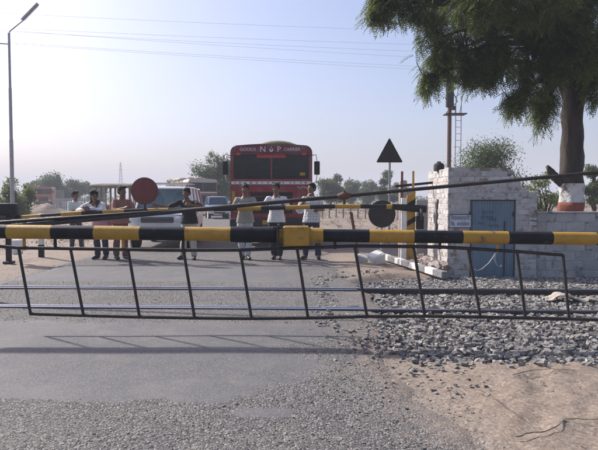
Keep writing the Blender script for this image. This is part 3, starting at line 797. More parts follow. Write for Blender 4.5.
# door of ribbed sheet
door = MB()
nrib = 15
wd = (dx1-dx0-0.02)/nrib
prof = []
for k in range(nrib):
    x = dx0+0.01+k*wd
    prof += [(x, 0.03), (x+wd*0.62, 0.03), (x+wd*0.70, 0.018), (x+wd*0.92, 0.018)]
prof += [(dx1-0.01, 0.03), (dx1-0.01, 0.06), (dx0+0.01, 0.06)]
door.prism(prof, 0.0, dz1-0.01, 'z')
dr = door.build('door', M['blue_door'], hut)
MB().box((dx0+0.005, 0.035, dz1/2), (0.025, 0.06, dz1)).build('door_frame', M['iron'], dr)
MB().box((dx1-0.005, 0.035, dz1/2), (0.025, 0.06, dz1)).build('door_frame', M['iron'], dr)
MB().box(((dx0+dx1)/2, 0.036, dz1), (dx1-dx0, 0.06, 0.03)).build('door_frame', M['iron'], dr)
xs = hp(508.5, 0)[0]
MB().box((xs, 0.013, dz1/2-0.2), (0.018, 0.012, dz1*0.72)).build('door_seam', M['iron'], dr)
for px, py in ((470.2, 214), (514, 214)):
    q = hp(px, py); MB().box((q[0], 0.01, q[1]), (0.035, 0.03, 0.10)).build('hinge', M['iron'], dr)
for txt, px, py, s in (('मेरा नाम', 488, 212.5, 0.085), ('सा वर्षा', 487, 217.5, 0.085), ('पप्रौ', 493, 220, 0.09), ('राजस', 481, 223.4, 0.065), ('गांधी चौक', 494, 226, 0.06), ('~', 500.5, 204.2, 0.09)):
    q = hp(px, py)
    t = obj('lettering', text_mesh(txt, s, 0.001), pm('faded_door_ink', (0.05, 0.075, 0.11), (0.10, 0.16, 0.22), 30, 0.8, lo=0.3, hi=0.8), dr)
    t.location = (q[0], 0.0165, q[1]); t.rotation_euler = (math.pi/2, 0, 0)
# notice board
q0, q1 = hp(448.6, 214.6), hp(470.3, 227.5)
nb = thing('notice_board', 'small pale board with two lines of dark script left of the blue door', 'notice board', (HX0+(q0[0]+q1[0])/2, HY0-0.035, HZ+(q0[1]+q1[1])/2))
bw, bh = q1[0]-q0[0], q0[1]-q1[1]
MB().box((0, 0, 0), (bw, 0.02, bh), bev=0.002).build('panel', pm('pale_board', (0.46, 0.50, 0.58), (0.52, 0.55, 0.62), 6, 0.6), nb)
for c_, s_ in (((0, 0, bh/2), (bw+0.02, 0.03, 0.012)), ((0, 0, -bh/2), (bw+0.02, 0.03, 0.012)), ((-bw/2, 0, 0), (0.012, 0.028, bh)), ((bw/2, 0, 0), (0.012, 0.028, bh))):
    MB().box(c_, s_).build('frame_strip', M['iron'], nb)
for txt, z, s in (('िनवासस्थानी', bh*0.21, 0.105), ('िक. सवाईसर', -bh*0.24, 0.085)):
    me = text_mesh(txt, s, 0.0012)
    t = obj('lettering', me, M['dark_text'], nb)
    xs_ = [v.co.x for v in me.vertices]; wdt = max(xs_)-min(xs_)
    t.scale = (min(1.4, (bw-0.06)/max(wdt, 0.01)), 1.2, 1)
    t.location = (-(max(xs_)+min(xs_))/2*t.scale.x, -0.0125, z); t.rotation_euler = (math.pi/2, 0, 0)
# black drum on the roof corner
q = W(437.5, 168, 13.2)
o = thing('water_drum', 'small black plastic drum on the hut roof at its left corner', 'drum', (q.x+0.02, 13.15, HZ+HH-0.05))
MB().lathe([(0.10, 0), (0.115, 0.01), (0.115, 0.13), (0.09, 0.165), (0.05, 0.18)], (0, 0, 0), 20).build('body', M['rubber'], o, angle=50)
MB().lathe([(0.045, 0.18), (0.045, 0.205), (0.03, 0.21)], (0, 0, 0), 14).build('cap', M['rubber'], o, angle=50)

# ------------------------------------------------------------------ low white wall right of the hut
wx0 = HX0+HW+0.005; wx1 = wx0+3.4; wzt = W(570, 212.6, 12.24).z
wall = thing('boundary_wall', 'low whitewashed block wall joining the hut, in front of the tree', 'wall', (wx0, 12.24, HZ))
wh = wzt-HZ
MB().box(((wx1-wx0)/2, 0.13, wh/2-0.01), (wx1-wx0, 0.2, wh-0.02)).build('wall_core', M['wash_core'], wall)
bl, bhh = 0.40, wh/7
bms = []
for s in range(5):
    r = random.Random(s+40); me = MB().box((0, 0, 0), (bl-0.010, 0.07, bhh-0.010), bev=0.012).mesh('block')
    for v in me.vertices: v.co += Vector([r.uniform(-0.006, 0.006) for _ in range(3)])
    me.materials.append(M['wash2']); bms.append(me)
for c in range(7):
    x = -bl/2 if c % 2 else 0.0
    while x < wx1-wx0-0.02:
        xa, xb = max(x, 0.0), min(x+bl, wx1-wx0)
        if xb-xa > 0.06 and r2.random() > 0.05:
            b = bpy.data.objects.new('block', r2.choice(bms)); C.objects.link(b); b.parent = wall
            b.location = ((xa+xb)/2, r2.uniform(-0.004, 0.006)+0.052, bhh*(c+0.5)); b.scale = ((xb-xa)/bl, 1, 1)
            b.rotation_euler = (r2.gauss(0, 0.006), r2.gauss(0, 0.006), r2.gauss(0, 0.006))
        x += bl
MB().box(((wx1-wx0)/2, 0.12, wh+0.004), (wx1-wx0, 0.27, 0.03), bev=0.008).build('coping', M['wash2'], wall)

# ------------------------------------------------------------------ rubble and fallen striped post left of the hut
M['rubble'] = pm('broken_brick', (0.30, 0.25, 0.22), (0.40, 0.36, 0.33), 9, 0.95, 0.5, 40, c3=(0.26, 0.17, 0.13), s3=3, lo3=0.5, hi3=0.6, randval=0.2)
M['concrete'] = pm('grey_concrete', (0.33, 0.33, 0.33), (0.43, 0.42, 0.41), 7, 0.9, 0.4, 50)
def lump_obj(name, dims, loc, rot, m, label=None, cat=None, group=None, parent=None, j=0.18):
    mb = MB(); mb.box((0, 0, 0), dims, bev=min(dims)*0.12)
    me = mb.mesh(name)
    for v in me.vertices: v.co *= 1+random.uniform(-j, j)*0.5
    o = obj(name, me, m, parent)
    o.location = loc; o.rotation_euler = rot
    if label: tag(o, label, cat, group)
    return o
def onground(px, py, Y):
    q = W(px, py, Y); q.z = float(base_z(q.x, q.y)); return q
pa, pb = onground(385, 250, 14.6), onground(449, 277, 11.55)
pa = Vector((W(384, 250, 14.2).x, 14.2, -0.02)); pb = Vector((W(445, 277, 11.4).x-0.0, 11.4, -0.10))
dv = pb-pa; ln = dv.length
fp_ = thing('fallen_post', 'toppled concrete post with black and white stripes lying beside the hut', 'fallen post', (pa.x, pa.y, pa.z+0.05))
nseg = 8
M['stripe_grey'] = pm('grey_stripe', (0.15, 0.15, 0.155), (0.22, 0.22, 0.22), 7, 0.9, 0.3, 50)
rot = dv.to_track_quat('X', 'Z')
for k in range(nseg):
    me = MB().box((ln/nseg*(k+0.5), 0, 0.03), (ln/nseg-0.002, 0.13, 0.13), bev=0.01).mesh()
    me.transform(rot.to_matrix().to_4x4())
    obj('white_stripe' if k % 2 == 0 else 'grey_stripe', me, M['white_paint'] if k % 2 == 0 else M['stripe_grey'], fp_)
q = W(376, 257, 13.6)
lump_obj('concrete_block', (0.34, 0.26, 0.3), (q.x, 13.5, 0.08), (0.3, -0.35, 0.5), M['white_paint'], 'broken whitish concrete block lying at the road edge below the black disc', 'concrete block', j=0.15)
q = W(365, 255, 13.8)
lump_obj('concrete_block', (0.4, 0.28, 0.22), (q.x, 13.75, 0.03), (0.1, 0.2, -0.3), M['concrete'], 'grey concrete chunk just left of the whitish block', 'concrete block', j=0.2)
# a leaning rusty strut near it
q = W(351, 212, 13.9); q2 = W(359, 243, 13.9)
o = thing('leaning_bar', 'short rusty bar leaning to the right beneath the far boom', 'bar', (q2.x, q2.y, 0))
MB().cyl((0, 0, 0.0), (q.x-q2.x, 0.0, q.z), 0.035, n=8).build('shaft', M['rust'], o, angle=50)
MB().box((0, 0, 0.01), (0.14, 0.14, 0.03), bev=0.004).build('foot_plate', M['iron'], o)
k = 0
for _ in range(60):
    y = random.uniform(11.7, 14.2); t = (y-11.7)/2.5
    x = HX0-0.12-abs(random.gauss(0, 0.33))
    s = random.uniform(0.05, 0.12)
    lx = pa.x+(pb.x-pa.x)*(pa.y-y)/(pa.y-pb.y)
    if x < lx+0.16: x = lx+0.16+random.uniform(0, 0.1)
    if x > HX0-0.1: continue
    z = float(base_z(x, y))+s*0.4+max(0, 0.28*(1-(HX0-x)/0.7))
    lump_obj('rubble_brick', (s*2.0, s*1.1, s*0.85), (x, y, z), (random.uniform(-.6, .6), random.uniform(-.6, .6), random.uniform(0, 3.1)), M['rubble'],
             'broken brick in the rubble pile along the left side of the hut', 'brick', 'rubble bricks beside the hut')
# pale sack-like rag on the ballast at the right
q = W(560, 304, 8.75)
mb = MB()
N = 18
def rag(u, v):
    x = (u-0.5)*0.75; y = (v-0.5)*0.26 - 0.22*(u-0.35)
    z = 0.045+0.08*math.exp(-((u-0.33)/0.18)**2) + 0.05*noise.fractal(Vector((u*4, v*3, 2)), 0.6, 2, 4)
    w = 0.55+0.45*math.sin(math.pi*min(1, u*1.2+0.1))
    return (x+0.25, y*w, z)
rows = [[rag(i/N, j/8) for i in range(N+1)] for j in range(9)]
mb.loft(rows, closed=False)
o = mb.build('rag', pm('dusty_sackcloth', (0.36, 0.31, 0.26), (0.46, 0.41, 0.36), 8, 0.95, 0.5, 60), smooth=True)
o.location = (q.x-0.1, 8.72, -0.09); sol = o.modifiers.new('s', 'SOLIDIFY'); sol.thickness = 0.012
tag(o, 'pale dusty rag crumpled on the ballast between the rails', 'rag')
q = W(352, 311.5, 7.65)
o = stones('paper_scrap', [(0, 0, 0)], [0.07], M['white_paint'], flat=0.15); o.location = (q.x, q.y+0.25, 0.012); o.scale = (1.8, 0.6, 1)
tag(o, 'flat white scrap lying by the near rail at mid road', 'scrap')

# ------------------------------------------------------------------ triangular sign from behind
SY = 19.0
p = W(389.5, 230, SY)
o = thing('warning_sign', 'dark back of a triangular warning sign on a thin grey post', 'road sign', (p.x, p.y, -0.12))
def tri(px, py): q = W(px, py, SY); return (q.x-p.x, q.z+0.12)
A, B, D = tri(389.5, 137.5), tri(376, 162.5), tri(403, 162.5)
def rounded_tri(A, B, D, r=0.05):
    pts = []
    for a, b, c in ((D, A, B), (A, B, D), (B, D, A)):
        a, b, c = Vector(a), Vector(b), Vector(c)
        u, v = (a-b).normalized(), (c-b).normalized()
        for t in range(5):
            f = t/4; pts.append(tuple(b+u*r*(1-f)**2*1.2+v*r*f**2*1.2))
    return pts
MB().prism(rounded_tri(A, B, D), -0.004, 0.004, 'y').build('panel', M['signback'], o)
MB().box((0, 0.012, (B[1]+A[1])/2-0.15), (0.34, 0.012, 0.04)).build('bracket', M['galv'], o)
MB().cyl((0, 0.055, 0), (0, 0.055, A[1]-0.12), 0.035, n=12).build('post', M['galv'], o, angle=40)

# ------------------------------------------------------------------ railway signal behind the hut
GY_ = 33.0
p = W(448.5, 210, GY_)
sg = thing('signal_post', 'tall rusty railway signal post with ladder and platform behind the hut', 'signal', (p.x, p.y, -0.1))
def gp(px, py): q = W(px, py, GY_); return Vector((q.x-p.x, 0, q.z+0.1))
MB().cyl((0, 0, 0), (0, 0, gp(448, 60).z), 0.125, 0.105, n=16).build('mast', M['rust'], sg, angle=40)
pl = gp(448.5, 114)
MB().box((0.32, 0.1, pl.z), (1.15, 0.75, 0.06), bev=0.01).build('platform', M['iron'], sg)
l0, l1 = gp(456, 150), gp(461.5, 150)
lz = gp(458, 84).z
for lx in (l0.x, l1.x):
    MB().cyl((lx+0.0, 0.15, 0.05), (lx, 0.15, pl.z+1.0), 0.024, n=6).build('ladder_rail', M['galv'], sg)
zz = 0.4
while zz < pl.z:
    MB().cyl((l0.x, 0.15, zz), (l1.x, 0.15, zz), 0.014, n=6).build('ladder_rung', M['galv'], sg); zz += 0.36
for px, py in ((452, 90), (457, 88), (463, 88)):
    a = gp(px, py); MB().tube([(a.x*0.8, 0.1, pl.z), (a.x*0.95, 0.1, (pl.z+a.z)/2), (a.x+0.1, 0.1, a.z)], 0.022, 6).build('guard_rail', M['galv'], sg)
MB().tube([(-0.15, 0.1, pl.z+0.1), (0.45, 0.1, pl.z+0.7), (0.2, 0.1, pl.z+1.2)], 0.03, 6).build('brace', M['galv'], sg)
a, b = gp(445, 108), gp(453, 78)
MB().box(((a.x+b.x)/2, -0.2, (a.z+b.z)/2), (b.x-a.x, 0.22, b.z-a.z), bev=0.05).build('signal_head', M['signback'], sg)
MB().box((0.12, -0.35, a.z-0.05), (0.22, 0.2, 0.22), bev=0.03).build('lamp_case', M['iron'], sg)
MB().box((-0.55, -0.1, b.z+0.5), (1.2, 0.03, 0.22), bev=0.01).build('signal_arm', M['signred'], sg)

# ------------------------------------------------------------------ street lamp on the left
LY = 25.0
p = W(12.8, 214, LY); p.z = float(base_z(p.x, p.y))
lamp = thing('street_lamp', 'tall thin grey street lamp with slanting tube fitting at far left', 'street lamp', (p.x, p.y, p.z))
def lp(px, py): q = W(px, py, LY); return Vector((q.x-p.x, 0, q.z-p.z))
t1 = lp(12.2, 33)
z1 = lp(12, 140).z; z2 = lp(12, 88).z
MB().cyl((0, 0, 0), (0, 0, z1), 0.085, 0.08, n=14).build('pole', M['galv'], lamp, angle=40)
MB().cyl((0, 0, z1), (0, 0, z2), 0.068, 0.065, n=14).build('pole_middle', M['galv'], lamp, angle=40)
MB().cyl((0, 0, z2), (0, 0, t1.z), 0.052, 0.05, n=14).build('pole_top', M['galv'], lamp, angle=40)
a = lp(24, 19.5)
MB().tube([(0, 0, t1.z-0.05), (0.04, 0, t1.z+0.08), (a.x, 0, a.z)], 0.028, 10).build('arm', M['galv'], lamp, angle=40)
b0, b1 = lp(22.5, 20.5), lp(38.5, 4)
dv = (b1-b0); rot = dv.to_track_quat('X', 'Z').to_matrix().to_4x4()
MB().prism([(-0.085, 0.0), (0.085, 0.0), (0.06, 0.075), (-0.06, 0.075)], 0, dv.length, 'x', Matrix.Translation(b0) @ rot).build('fitting', M['galv'], lamp)
me = MB().cyl((0.06, 0, -0.03), (dv.length-0.06, 0, -0.03), 0.03, n=12).mesh(); me.transform(Matrix.Translation(b0) @ rot)
obj('lamp_tube', me, M['white_lamp'], lamp)
MB().tube([(0, 0, t1.z-0.45), (-0.45, 0, t1.z-0.42)], 0.02, 8).build('side_bracket', M['iron'], lamp)

# ------------------------------------------------------------------ overhead wires, strung between poles outside the view
wires = [((15, 0, 21, 15), (379, 28)), ((0, 0, 0, 29), (420, 43)), ((0, 0, 0, 32), (420, 50)), ((0, 0, 0, 31), (420, 56)), ((0, 0, 0, 43), (420, 65)), ((0, 0, 0, 44), (420, 68))]
words = ['topmost overhead wire, alone above the others', 'second overhead wire from the top', 'third overhead wire from the top', 'fourth overhead wire from the top', 'fifth overhead wire, just above the lowest one', 'lowest of the overhead wires']
ends_l, ends_r = [], []
for k, (l, r_) in enumerate(wires):
    x0, y0, x1, y1 = l[2], l[3], r_[0], r_[1]
    m_ = (y1-y0)/(x1-x0)
    ya = y0 + m_*(-170-x0); yb = y0+m_*(760-x0)
    A_, B_ = W(-170, ya, 52), W(760, yb, 66)
    pts = []
    for i in range(25):
        t = i/24; q = A_.lerp(B_, t); q.z -= 0.55*4*t*(1-t) - 0.5*4*0.27*(1-0.27)*1.0; pts.append(q)
    ends_l.append(pts[0]); ends_r.append(pts[-1])
    o = MB().tube(pts, 0.0085, 5).build('overhead_wire', pm('wire_%d' % k, (0.30, 0.30, 0.33), (0.36, 0.36, 0.38), 3, 0.6) if k == 0 else M['wire'], smooth=True)
    if k == 0: M['wire'] = o.data.materials[0]
    tag(o, words[k], 'wire', 'overhead wires')
for ends, lab in ((ends_l, 'concrete pole carrying the overhead wires beyond the left of the view'), (ends_r, 'concrete pole carrying the overhead wires beyond the right of the view')):
    x = sum(e.x for e in ends)/6; y = sum(e.y for e in ends)/6; zt = max(e.z for e in ends)+0.3
    o = thing('utility_pole', lab, 'utility pole', (x, y, -0.1), 0, 'utility poles')
    MB().cyl((0, 0, 0), (0, 0, zt), 0.17, 0.1, n=12).build('shaft', M['concrete'], o)
    for e in ends: MB().box((0, 0, e.z+0.1), (0.1, 0.5, 0.08)).build('cross_arm', M['iron'], o)

# ------------------------------------------------------------------ far things: pylon, fences, shelter, sand heap
p = W(121, 199, 420.0)
o = thing('lattice_tower', 'faint lattice transmission tower on the horizon above the waiting people', 'pylon', (p.x, p.y, 0))
ht = W(121, 162, 420).z; wb = 1.7
def leg(s, t, z): w = wb*(1-0.86*z/ht); return (s*w, t*w, z)
for s in (-1, 1):
    for t in (-1, 1): MB().cyl(leg(s, t, 0), leg(s, t, ht), 0.14, 0.1, n=5).build('leg', M['galv'], o)
zz = 0.0; h = 4.0
while zz+h < ht:
    for a_, b_ in (((-1, -1), (1, -1)), ((1, -1), (1, 1)), ((1, 1), (-1, 1)), ((-1, 1), (-1, -1))):
        MB().cyl(leg(*a_, zz), leg(*b_, zz+h), 0.07, n=4).build('brace', M['galv'], o)
        MB().cyl(leg(*b_, zz), leg(*a_, zz+h), 0.07, n=4).build('brace', M['galv'], o)
    zz += h; h = max(1.6, h*0.88)
for zf in (0.8, 0.9): MB().box((0, 0, ht*zf), (3.6 if zf < .85 else 2.6, 0.3, 0.25)).build('cross_arm', M['galv'], o)

M['wood'] = pm('weathered_wood', (0.16, 0.13, 0.11), (0.24, 0.20, 0.17), 8, 0.9, 0.4, 40, stretch=(1, 1, 0.2))
M['thatch'] = pm('dry_thatch', (0.20, 0.17, 0.13), (0.30, 0.26, 0.21), 12, 0.95, 0.8, 60)
# open-sided shelter behind the two men
p0_, p1_ = W(96, 200, 31), W(140, 200, 31)
o = thing('roadside_shelter', 'low open shelter with flat thatched roof on many thin posts behind the leaning men', 'shelter', (p0_.x, p0_.y, -0.1))
wS = p1_.x-p0_.x; zt = W(100, 188, 31).z+0.1
n_ = 9
for r_ in (0, 1):
    for k in range(n_+1):
        MB().cyl((wS*k/n_, r_*1.6, 0), (wS*k/n_+random.uniform(-.03, .03), r_*1.6, zt+0.02), 0.035, n=7).build('post', M['wood'], o)
ring = []
for i in range(25):
    x = -0.25+(wS+0.5)*i/24
    jz = [0.05*noise.noise(Vector((x*3, k, 1))) for k in range(4)]
    ring.append([(x, -0.3, zt+jz[0]), (x, 1.9, zt+0.02+jz[1]), (x, 1.9, zt+0.16+jz[1]), (x, 0.8, zt+0.26+jz[2]), (x, -0.3, zt+0.13+jz[3])])
MB().loft(ring).build('roof', M['thatch'], o, smooth=True)
for z in (0.5, 0.95): MB().box((wS/2, 1.66, z), (wS, 0.04, 0.05)).build('rail', M['wood'], o)
MB().box((wS/2, 1.72, 0.6), (wS, 0.03, 1.1)).build('back_screen', M['thatch'], o)

def post_fence(p0, p1, n, h, label, m, pr=0.05, rails=(0.35, 0.75), rail_r=0.012):
    o = thing('field_fence', label, 'fence', (p0.x, p0.y, 0))
    d = Vector((p1.x-p0.x, p1.y-p0.y, 0))
    for k in range(n):
        a = d*(k/(n-1)); z0 = float(base_z(p0.x+a.x, p0.y+a.y))
        MB().box((a.x, a.y, z0+h/2), (pr*2, pr*2, h+0.2), bev=0.01).build('post', m, o)
    for f in rails:
        MB().tube([(0, 0, h*f-0.08), (d.x, d.y, h*f-0.08)], rail_r, 5).build('wire', M['wood'], o)
    return o
post_fence(W(316, 200, 48), W(425, 200, 40), 15, 1.15, 'line of thin fence posts across the field left of the stand', M['wood'], 0.045, (0.3, 0.6, 0.9), 0.006)
post_fence(W(54, 200, 75), W(90, 200, 70), 15, 1.35, 'pale upright fence standing on sand behind the man in light shirt', M['concrete'], 0.09, (0.3, 0.6, 0.92), 0.05)
# sand heap
p = W(44, 213, 55)
V = []; nA, nR = 40, 16
for j in range(nR+1):
    for i in range(nA):
        a = 2*math.pi*i/nA; r_ = j/nR
        x, y = r_*3.4*math.cos(a), r_*2.4*math.sin(a)
        h = 1.0*(math.cos(min(1, r_)*math.pi)+1)/2*(1+0.3*noise.noise(Vector((x, y, 3)))) + 0.06*noise.noise(Vector((x*3, y*3, 0)))
        V.append((x, y, h-0.12 if j < nR else -0.4))
F4 = [[j*nA+i, j*nA+(i+1) % nA, (j+1)*nA+(i+1) % nA, (j+1)*nA+i] for j in range(nR) for i in range(nA)]
o = obj('sand_heap', np_mesh('sand_heap', V, F4), M['soil'], smooth=True); o.location = (p.x, p.y, 0)
tag(o, 'low heap of tan sand in front of the orange lorry', 'sand heap')
# ------------------------------------------------------------------ vehicles (front towards -Y, origin on the ground below the front)
def paint(name, c, c2=None, rough=0.35, dust=(0.33, 0.28, 0.23)):
    return pm(name, c, c2 or tuple(min(1, v*1.2) for v in c), 3, rough, 0.03, 30, c3=tuple(a*0.6+b*0.4 for a, b in zip(c, dust)), s3=2.2, lo3=0.45, hi3=0.8, rvar=0.1, coat=0.25)
M['glass_dark'] = glass_mat('windscreen', (0.015, 0.02, 0.028), 0.05, 0.40)
M['glass_teal'] = glass_mat('tinted_glass', (0.06, 0.11, 0.13), 0.06, 0.25)
M['seat'] = pm('seat_cloth', (0.06, 0.055, 0.06), (0.10, 0.09, 0.09), 8, 0.9)
M['wheel_rim'] = pm('steel_rim', (0.20, 0.17, 0.14), (0.30, 0.27, 0.24), 8, 0.6, metal=0.3)

def wheel(parent, x, y, r, w, rimc=None):
    t = MB().lathe([(r*0.62, -w/2), (r*0.93, -w/2), (r, -w/2+0.03), (r, w/2-0.03), (r*0.93, w/2), (r*0.62, w/2)], (x, y, r), 28, 'x').build('wheel', M['rubber'], parent, angle=40)
    s = -1 if x < 0 else 1
    MB().lathe([(0.02, s*w*0.30), (r*0.2, s*w*0.34), (r*0.28, s*w*0.10), (r*0.52, s*w*0.12), (r*0.64, s*w*0.46), (r*0.64, -s*w*0.4), (0.02, -s*w*0.4)], (x, y, r), 20, 'x').build('rim', rimc or M['wheel_rim'], t, angle=40)
    return t

def rounded_outline(hw, z0, z1, rad, n=6, arch=0.0):
    """front outline: straight sides, rounded upper corners, slightly arched top"""
    pts = [(-hw, z0), (hw, z0)]
    for k in range(n+1):
        a = math.pi/2*k/n; pts.append((hw-rad+rad*math.cos(a), z1-rad+rad*math.sin(a)))
    for k in range(1, 6):
        t = k/6; pts.append(((hw-rad)*(1-2*t), z1+arch*4*t*(1-t)))
    for k in range(n+1):
        a = math.pi/2+math.pi/2*k/n; pts.append((-hw+rad+rad*math.cos(a), z1-rad+rad*math.sin(a)))
    return pts

def truck(name, label, loc, rz, body, top, cargo, group, detail=True, load=None, stripe=True, length=7.2, board=True, words=True, side_trim=None):
    o = thing(name, label, 'truck', loc, rz, group)
    hw, ztop = 1.225, 3.02
    # cab: lower body, roof, and four pillars around a real window opening
    MB().prism([(-hw, 0.72), (hw, 0.72), (hw, 2.02), (-hw, 2.02)], 0.0, 1.9, 'y').build('cab_lower', body, o)
    roof_out = [(x, z) for x, z in rounded_outline(hw, 2.74, ztop, 0.22, 6, 0.05)]
    rf = MB().prism(roof_out, -0.03, 1.9, 'y').build('cab_roof', top, o)
    for s in (-1, 1):
        MB().prism([(s*hw, 2.0), (s*(hw-0.10), 2.0), (s*(hw-0.09), 2.76), (s*hw, 2.76)], 0.002, 0.14, 'y').build('front_pillar', body, o)
        MB().prism([(s*hw, 2.0), (s*(hw-0.06), 2.0), (s*(hw-0.06), 2.76), (s*hw, 2.76)], 1.1, 1.898, 'y').build('rear_pillar', body, o)
        MB().box((s*(hw-0.015), 0.62, 2.38), (0.012, 0.94, 0.72)).build('side_window', M['glass_dark'], o)
    MB().box((0, 1.85, 2.38), (2.3, 0.06, 0.74)).build('cab_rear_wall', M['dark'], o)
    MB().box((0, 0.045, 2.38), (0.05, 0.05, 0.74)).build('windscreen_divider', body, o)
    for s in (-1, 1):
        MB().box((s*0.585, 0.045, 2.385), (1.12, 0.012, 0.735)).build('windscreen', M['glass_dark'], o)
    # rubber surround
    for z in (2.03, 2.745): MB().box((0, 0.03, z), (2.28, 0.03, 0.025)).build('window_seal', M['rubber'], o)
    # cab interior
    MB().box((0, 0.45, 2.0), (2.2, 0.5, 0.1), bev=0.03).build('dashboard', M['dark'], o)
    for s in (-1, 1): MB().box((s*0.55, 1.35, 2.15), (0.62, 0.14, 0.62), bev=0.05).build('seat', M['seat'], o)
    MB().lathe([(0.20, -0.012), (0.225, -0.012), (0.225, 0.012), (0.20, 0.012)], (0.55, 0.75, 2.17), 20, 'y').build('steering_wheel', M['dark'], o)
    # front: grille, stripe, bumper, lights
    if stripe:
        st = MB().box((0, -0.008, 1.905), (2.40, 0.012, 0.085)).build('white_stripe', M['white_text'], o)
        if detail:
            for k in range(14):
                x = -1.1+k*0.165+random.uniform(-.03, .03)
                MB().box((x, -0.016, 1.905), (random.uniform(0.03, 0.08), 0.004, 0.035)).build('stripe_mark', M['dark_text'], st)
    gr = MB().box((0, -0.006, 1.32), (1.25, 0.02, 0.66), bev=0.005).build('grille', M['dark'], o)
    for k in range(7): MB().box((0, -0.022, 1.06+k*0.088), (1.2, 0.014, 0.022)).build('grille_bar', body if k % 2 else M['iron'], gr)
    MB().box((0, -0.014, 1.70), (1.55, 0.014, 0.16), bev=0.006).build('bonnet_panel', body, o)
    bp = MB().box((0, -0.14, 0.72), (2.46, 0.16, 0.26), bev=0.03).build('bumper', M['iron'], o)
    MB().box((0, -0.224, 0.73), (0.52, 0.008, 0.13)).build('number_plate', M['yellow'], bp)
    for s in (-1, 1):
        hl = MB().lathe([(0.02, -0.05), (0.09, -0.045), (0.11, -0.02), (0.12, 0.0), (0.02, 0.0)], (s*0.86, -0.02, 1.12), 20, 'y').build('headlight', M['lamp_glass'], o, angle=40)
        MB().lathe([(0.115, -0.03), (0.14, -0.03), (0.14, 0.005), (0.115, 0.005)], (s*0.86, -0.02, 1.12), 20, 'y').build('headlight_rim', M['chrome'], hl, angle=40)
        MB().box((s*1.08, -0.02, 1.12), (0.12, 0.05, 0.16), bev=0.01).build('indicator', paint('amber_%s%d' % (name, s), (0.55, 0.18, 0.02)), o)
        MB().box((s*1.13, -0.02, 1.45), (0.10, 0.02, 0.45), bev=0.005).build('front_trim', side_trim or M['yellow'], o)
        # mirror on a bent arm
        MB().tube([(s*1.2, 0.02, 2.72), (s*1.33, -0.1, 2.74), (s*1.36, -0.13, 2.55), (s*1.36, -0.13, 2.1), (s*1.33, -0.1, 1.92), (s*1.2, 0.02, 1.88)], 0.014, 8).build('mirror_arm', M['chrome'], o, smooth=True)
        mi = MB().box((s*1.36, -0.15, 2.34), (0.17, 0.05, 0.40), bev=0.02, seg=2).build('mirror', M['dark'], o, angle=40)
        MB().cyl((s*0.3, 0.02, 2.05), (s*0.72, 0.0, 2.12), 0.01, n=6).build('wiper', M['dark'], o)
    if board:
        bd = MB().box((0, -0.045, 2.89), (2.18, 0.02, 0.2), bev=0.01).build('name_board', top, o)
        if words:
            for txt, x, s in (('GOODS', -0.70, 0.135), ('N', -0.25, 0.235), ('P', 0.23, 0.235), ('CARRIER', 0.62, 0.125)):
                t = obj('lettering', text_mesh(txt, s, 0.002), M['white_text'], bd); t.location = (x, -0.058, 2.895); t.rotation_euler = (math.pi/2, 0, 0)
            MB().lathe([(0.03, -0.003), (0.055, -0.003), (0.055, 0.003), (0.03, 0.003)], (0, -0.058, 2.88), 18, 'y').build('emblem_ring', M['white_text'], bd)
            MB().prism([(-0.025, 2.90), (0, 2.99), (0.025, 2.90), (0, 2.86)], -0.061, -0.056, 'y').build('emblem_flame', M['white_text'], bd)
            sv = MB().box((0, 0.02, 2.70), (0.86, 0.02, 0.10)).build('visor_panel', paint('visor_red', (0.40, 0.02, 0.02)), o)
            for s in (-1, 1):
                MB().box((s*0.98, -0.048, 2.76), (0.13, 0.02, 0.08), bev=0.008).build('marker_lamp', paint('lamp_red%d' % s, (0.45, 0.02, 0.015)), o)
            # tassel behind the glass and stickers
            MB().prism([(-0.08, 2.68), (0.08, 2.68), (0.05, 2.42), (-0.05, 2.42)], 0.075, 0.085, 'y').build('hanging_garland', M['galv'], o)
            MB().box((-0.24, 0.07, 2.36), (0.32, 0.004, 0.025)).build('sticker', M['white_text'], o)
            MB().box((0.12, 0.07, 2.36), (0.22, 0.004, 0.025)).build('sticker', M['white_text'], o)
            MB().box((-0.42, 0.07, 2.58), (0.13, 0.004, 0.025)).build('sticker', M['white_text'], o)
            MB().box((0.93, 0.036, 2.17), (0.16, 0.004, 0.09)).build('sticker', M['yellow'], o)
            MB().tube([(0.72, -0.012, 1.74), (0.80, -0.012, 1.78), (0.86, -0.012, 1.73), (0.95, -0.012, 1.79), (1.06, -0.012, 1.75), (1.13, -0.012, 1.77)], 0.009, 6).build('scrawl', M['white_text'], o)
    # chassis, wheels, cargo body of upright planks
    MB().box((0, length/2+0.2, 0.78), (0.9, length-0.6, 0.22)).build('chassis', M['iron'], o)
    wheel(o, -1.0, 0.95, 0.5, 0.28); wheel(o, 1.0, 0.95, 0.5, 0.28)
    wheel(o, -1.0, length-1.6, 0.5, 0.42); wheel(o, 1.0, length-1.6, 0.5, 0.42)
    MB().box((0, (2.05+length)/2, 1.06), (2.4, length-2.05, 0.12)).build('cargo_floor', M['wood'], o)
    for s in (-1, 1):
        nP = 7
        for k in range(nP):
            z = 1.2+k*0.225
            MB().box((s*1.19, (2.05+length)/2, z), (0.045, length-2.05, 0.205), bev=0.008).build('side_plank', cargo, o)
        for k in range(5):
            y = 2.1+(length-2.15)*k/4
            MB().box((s*1.222, y, 1.9), (0.03, 0.09, 1.66)).build('stake', M['iron'], o)
    for k in range(7): MB().box((0, 2.07, 1.2+k*0.225), (2.3, 0.045, 0.205), bev=0.008).build('head_plank', cargo, o)
    for k in range(7): MB().box((0, length-0.02, 1.2+k*0.225), (2.3, 0.045, 0.205), bev=0.008).build('tail_plank', cargo, o)
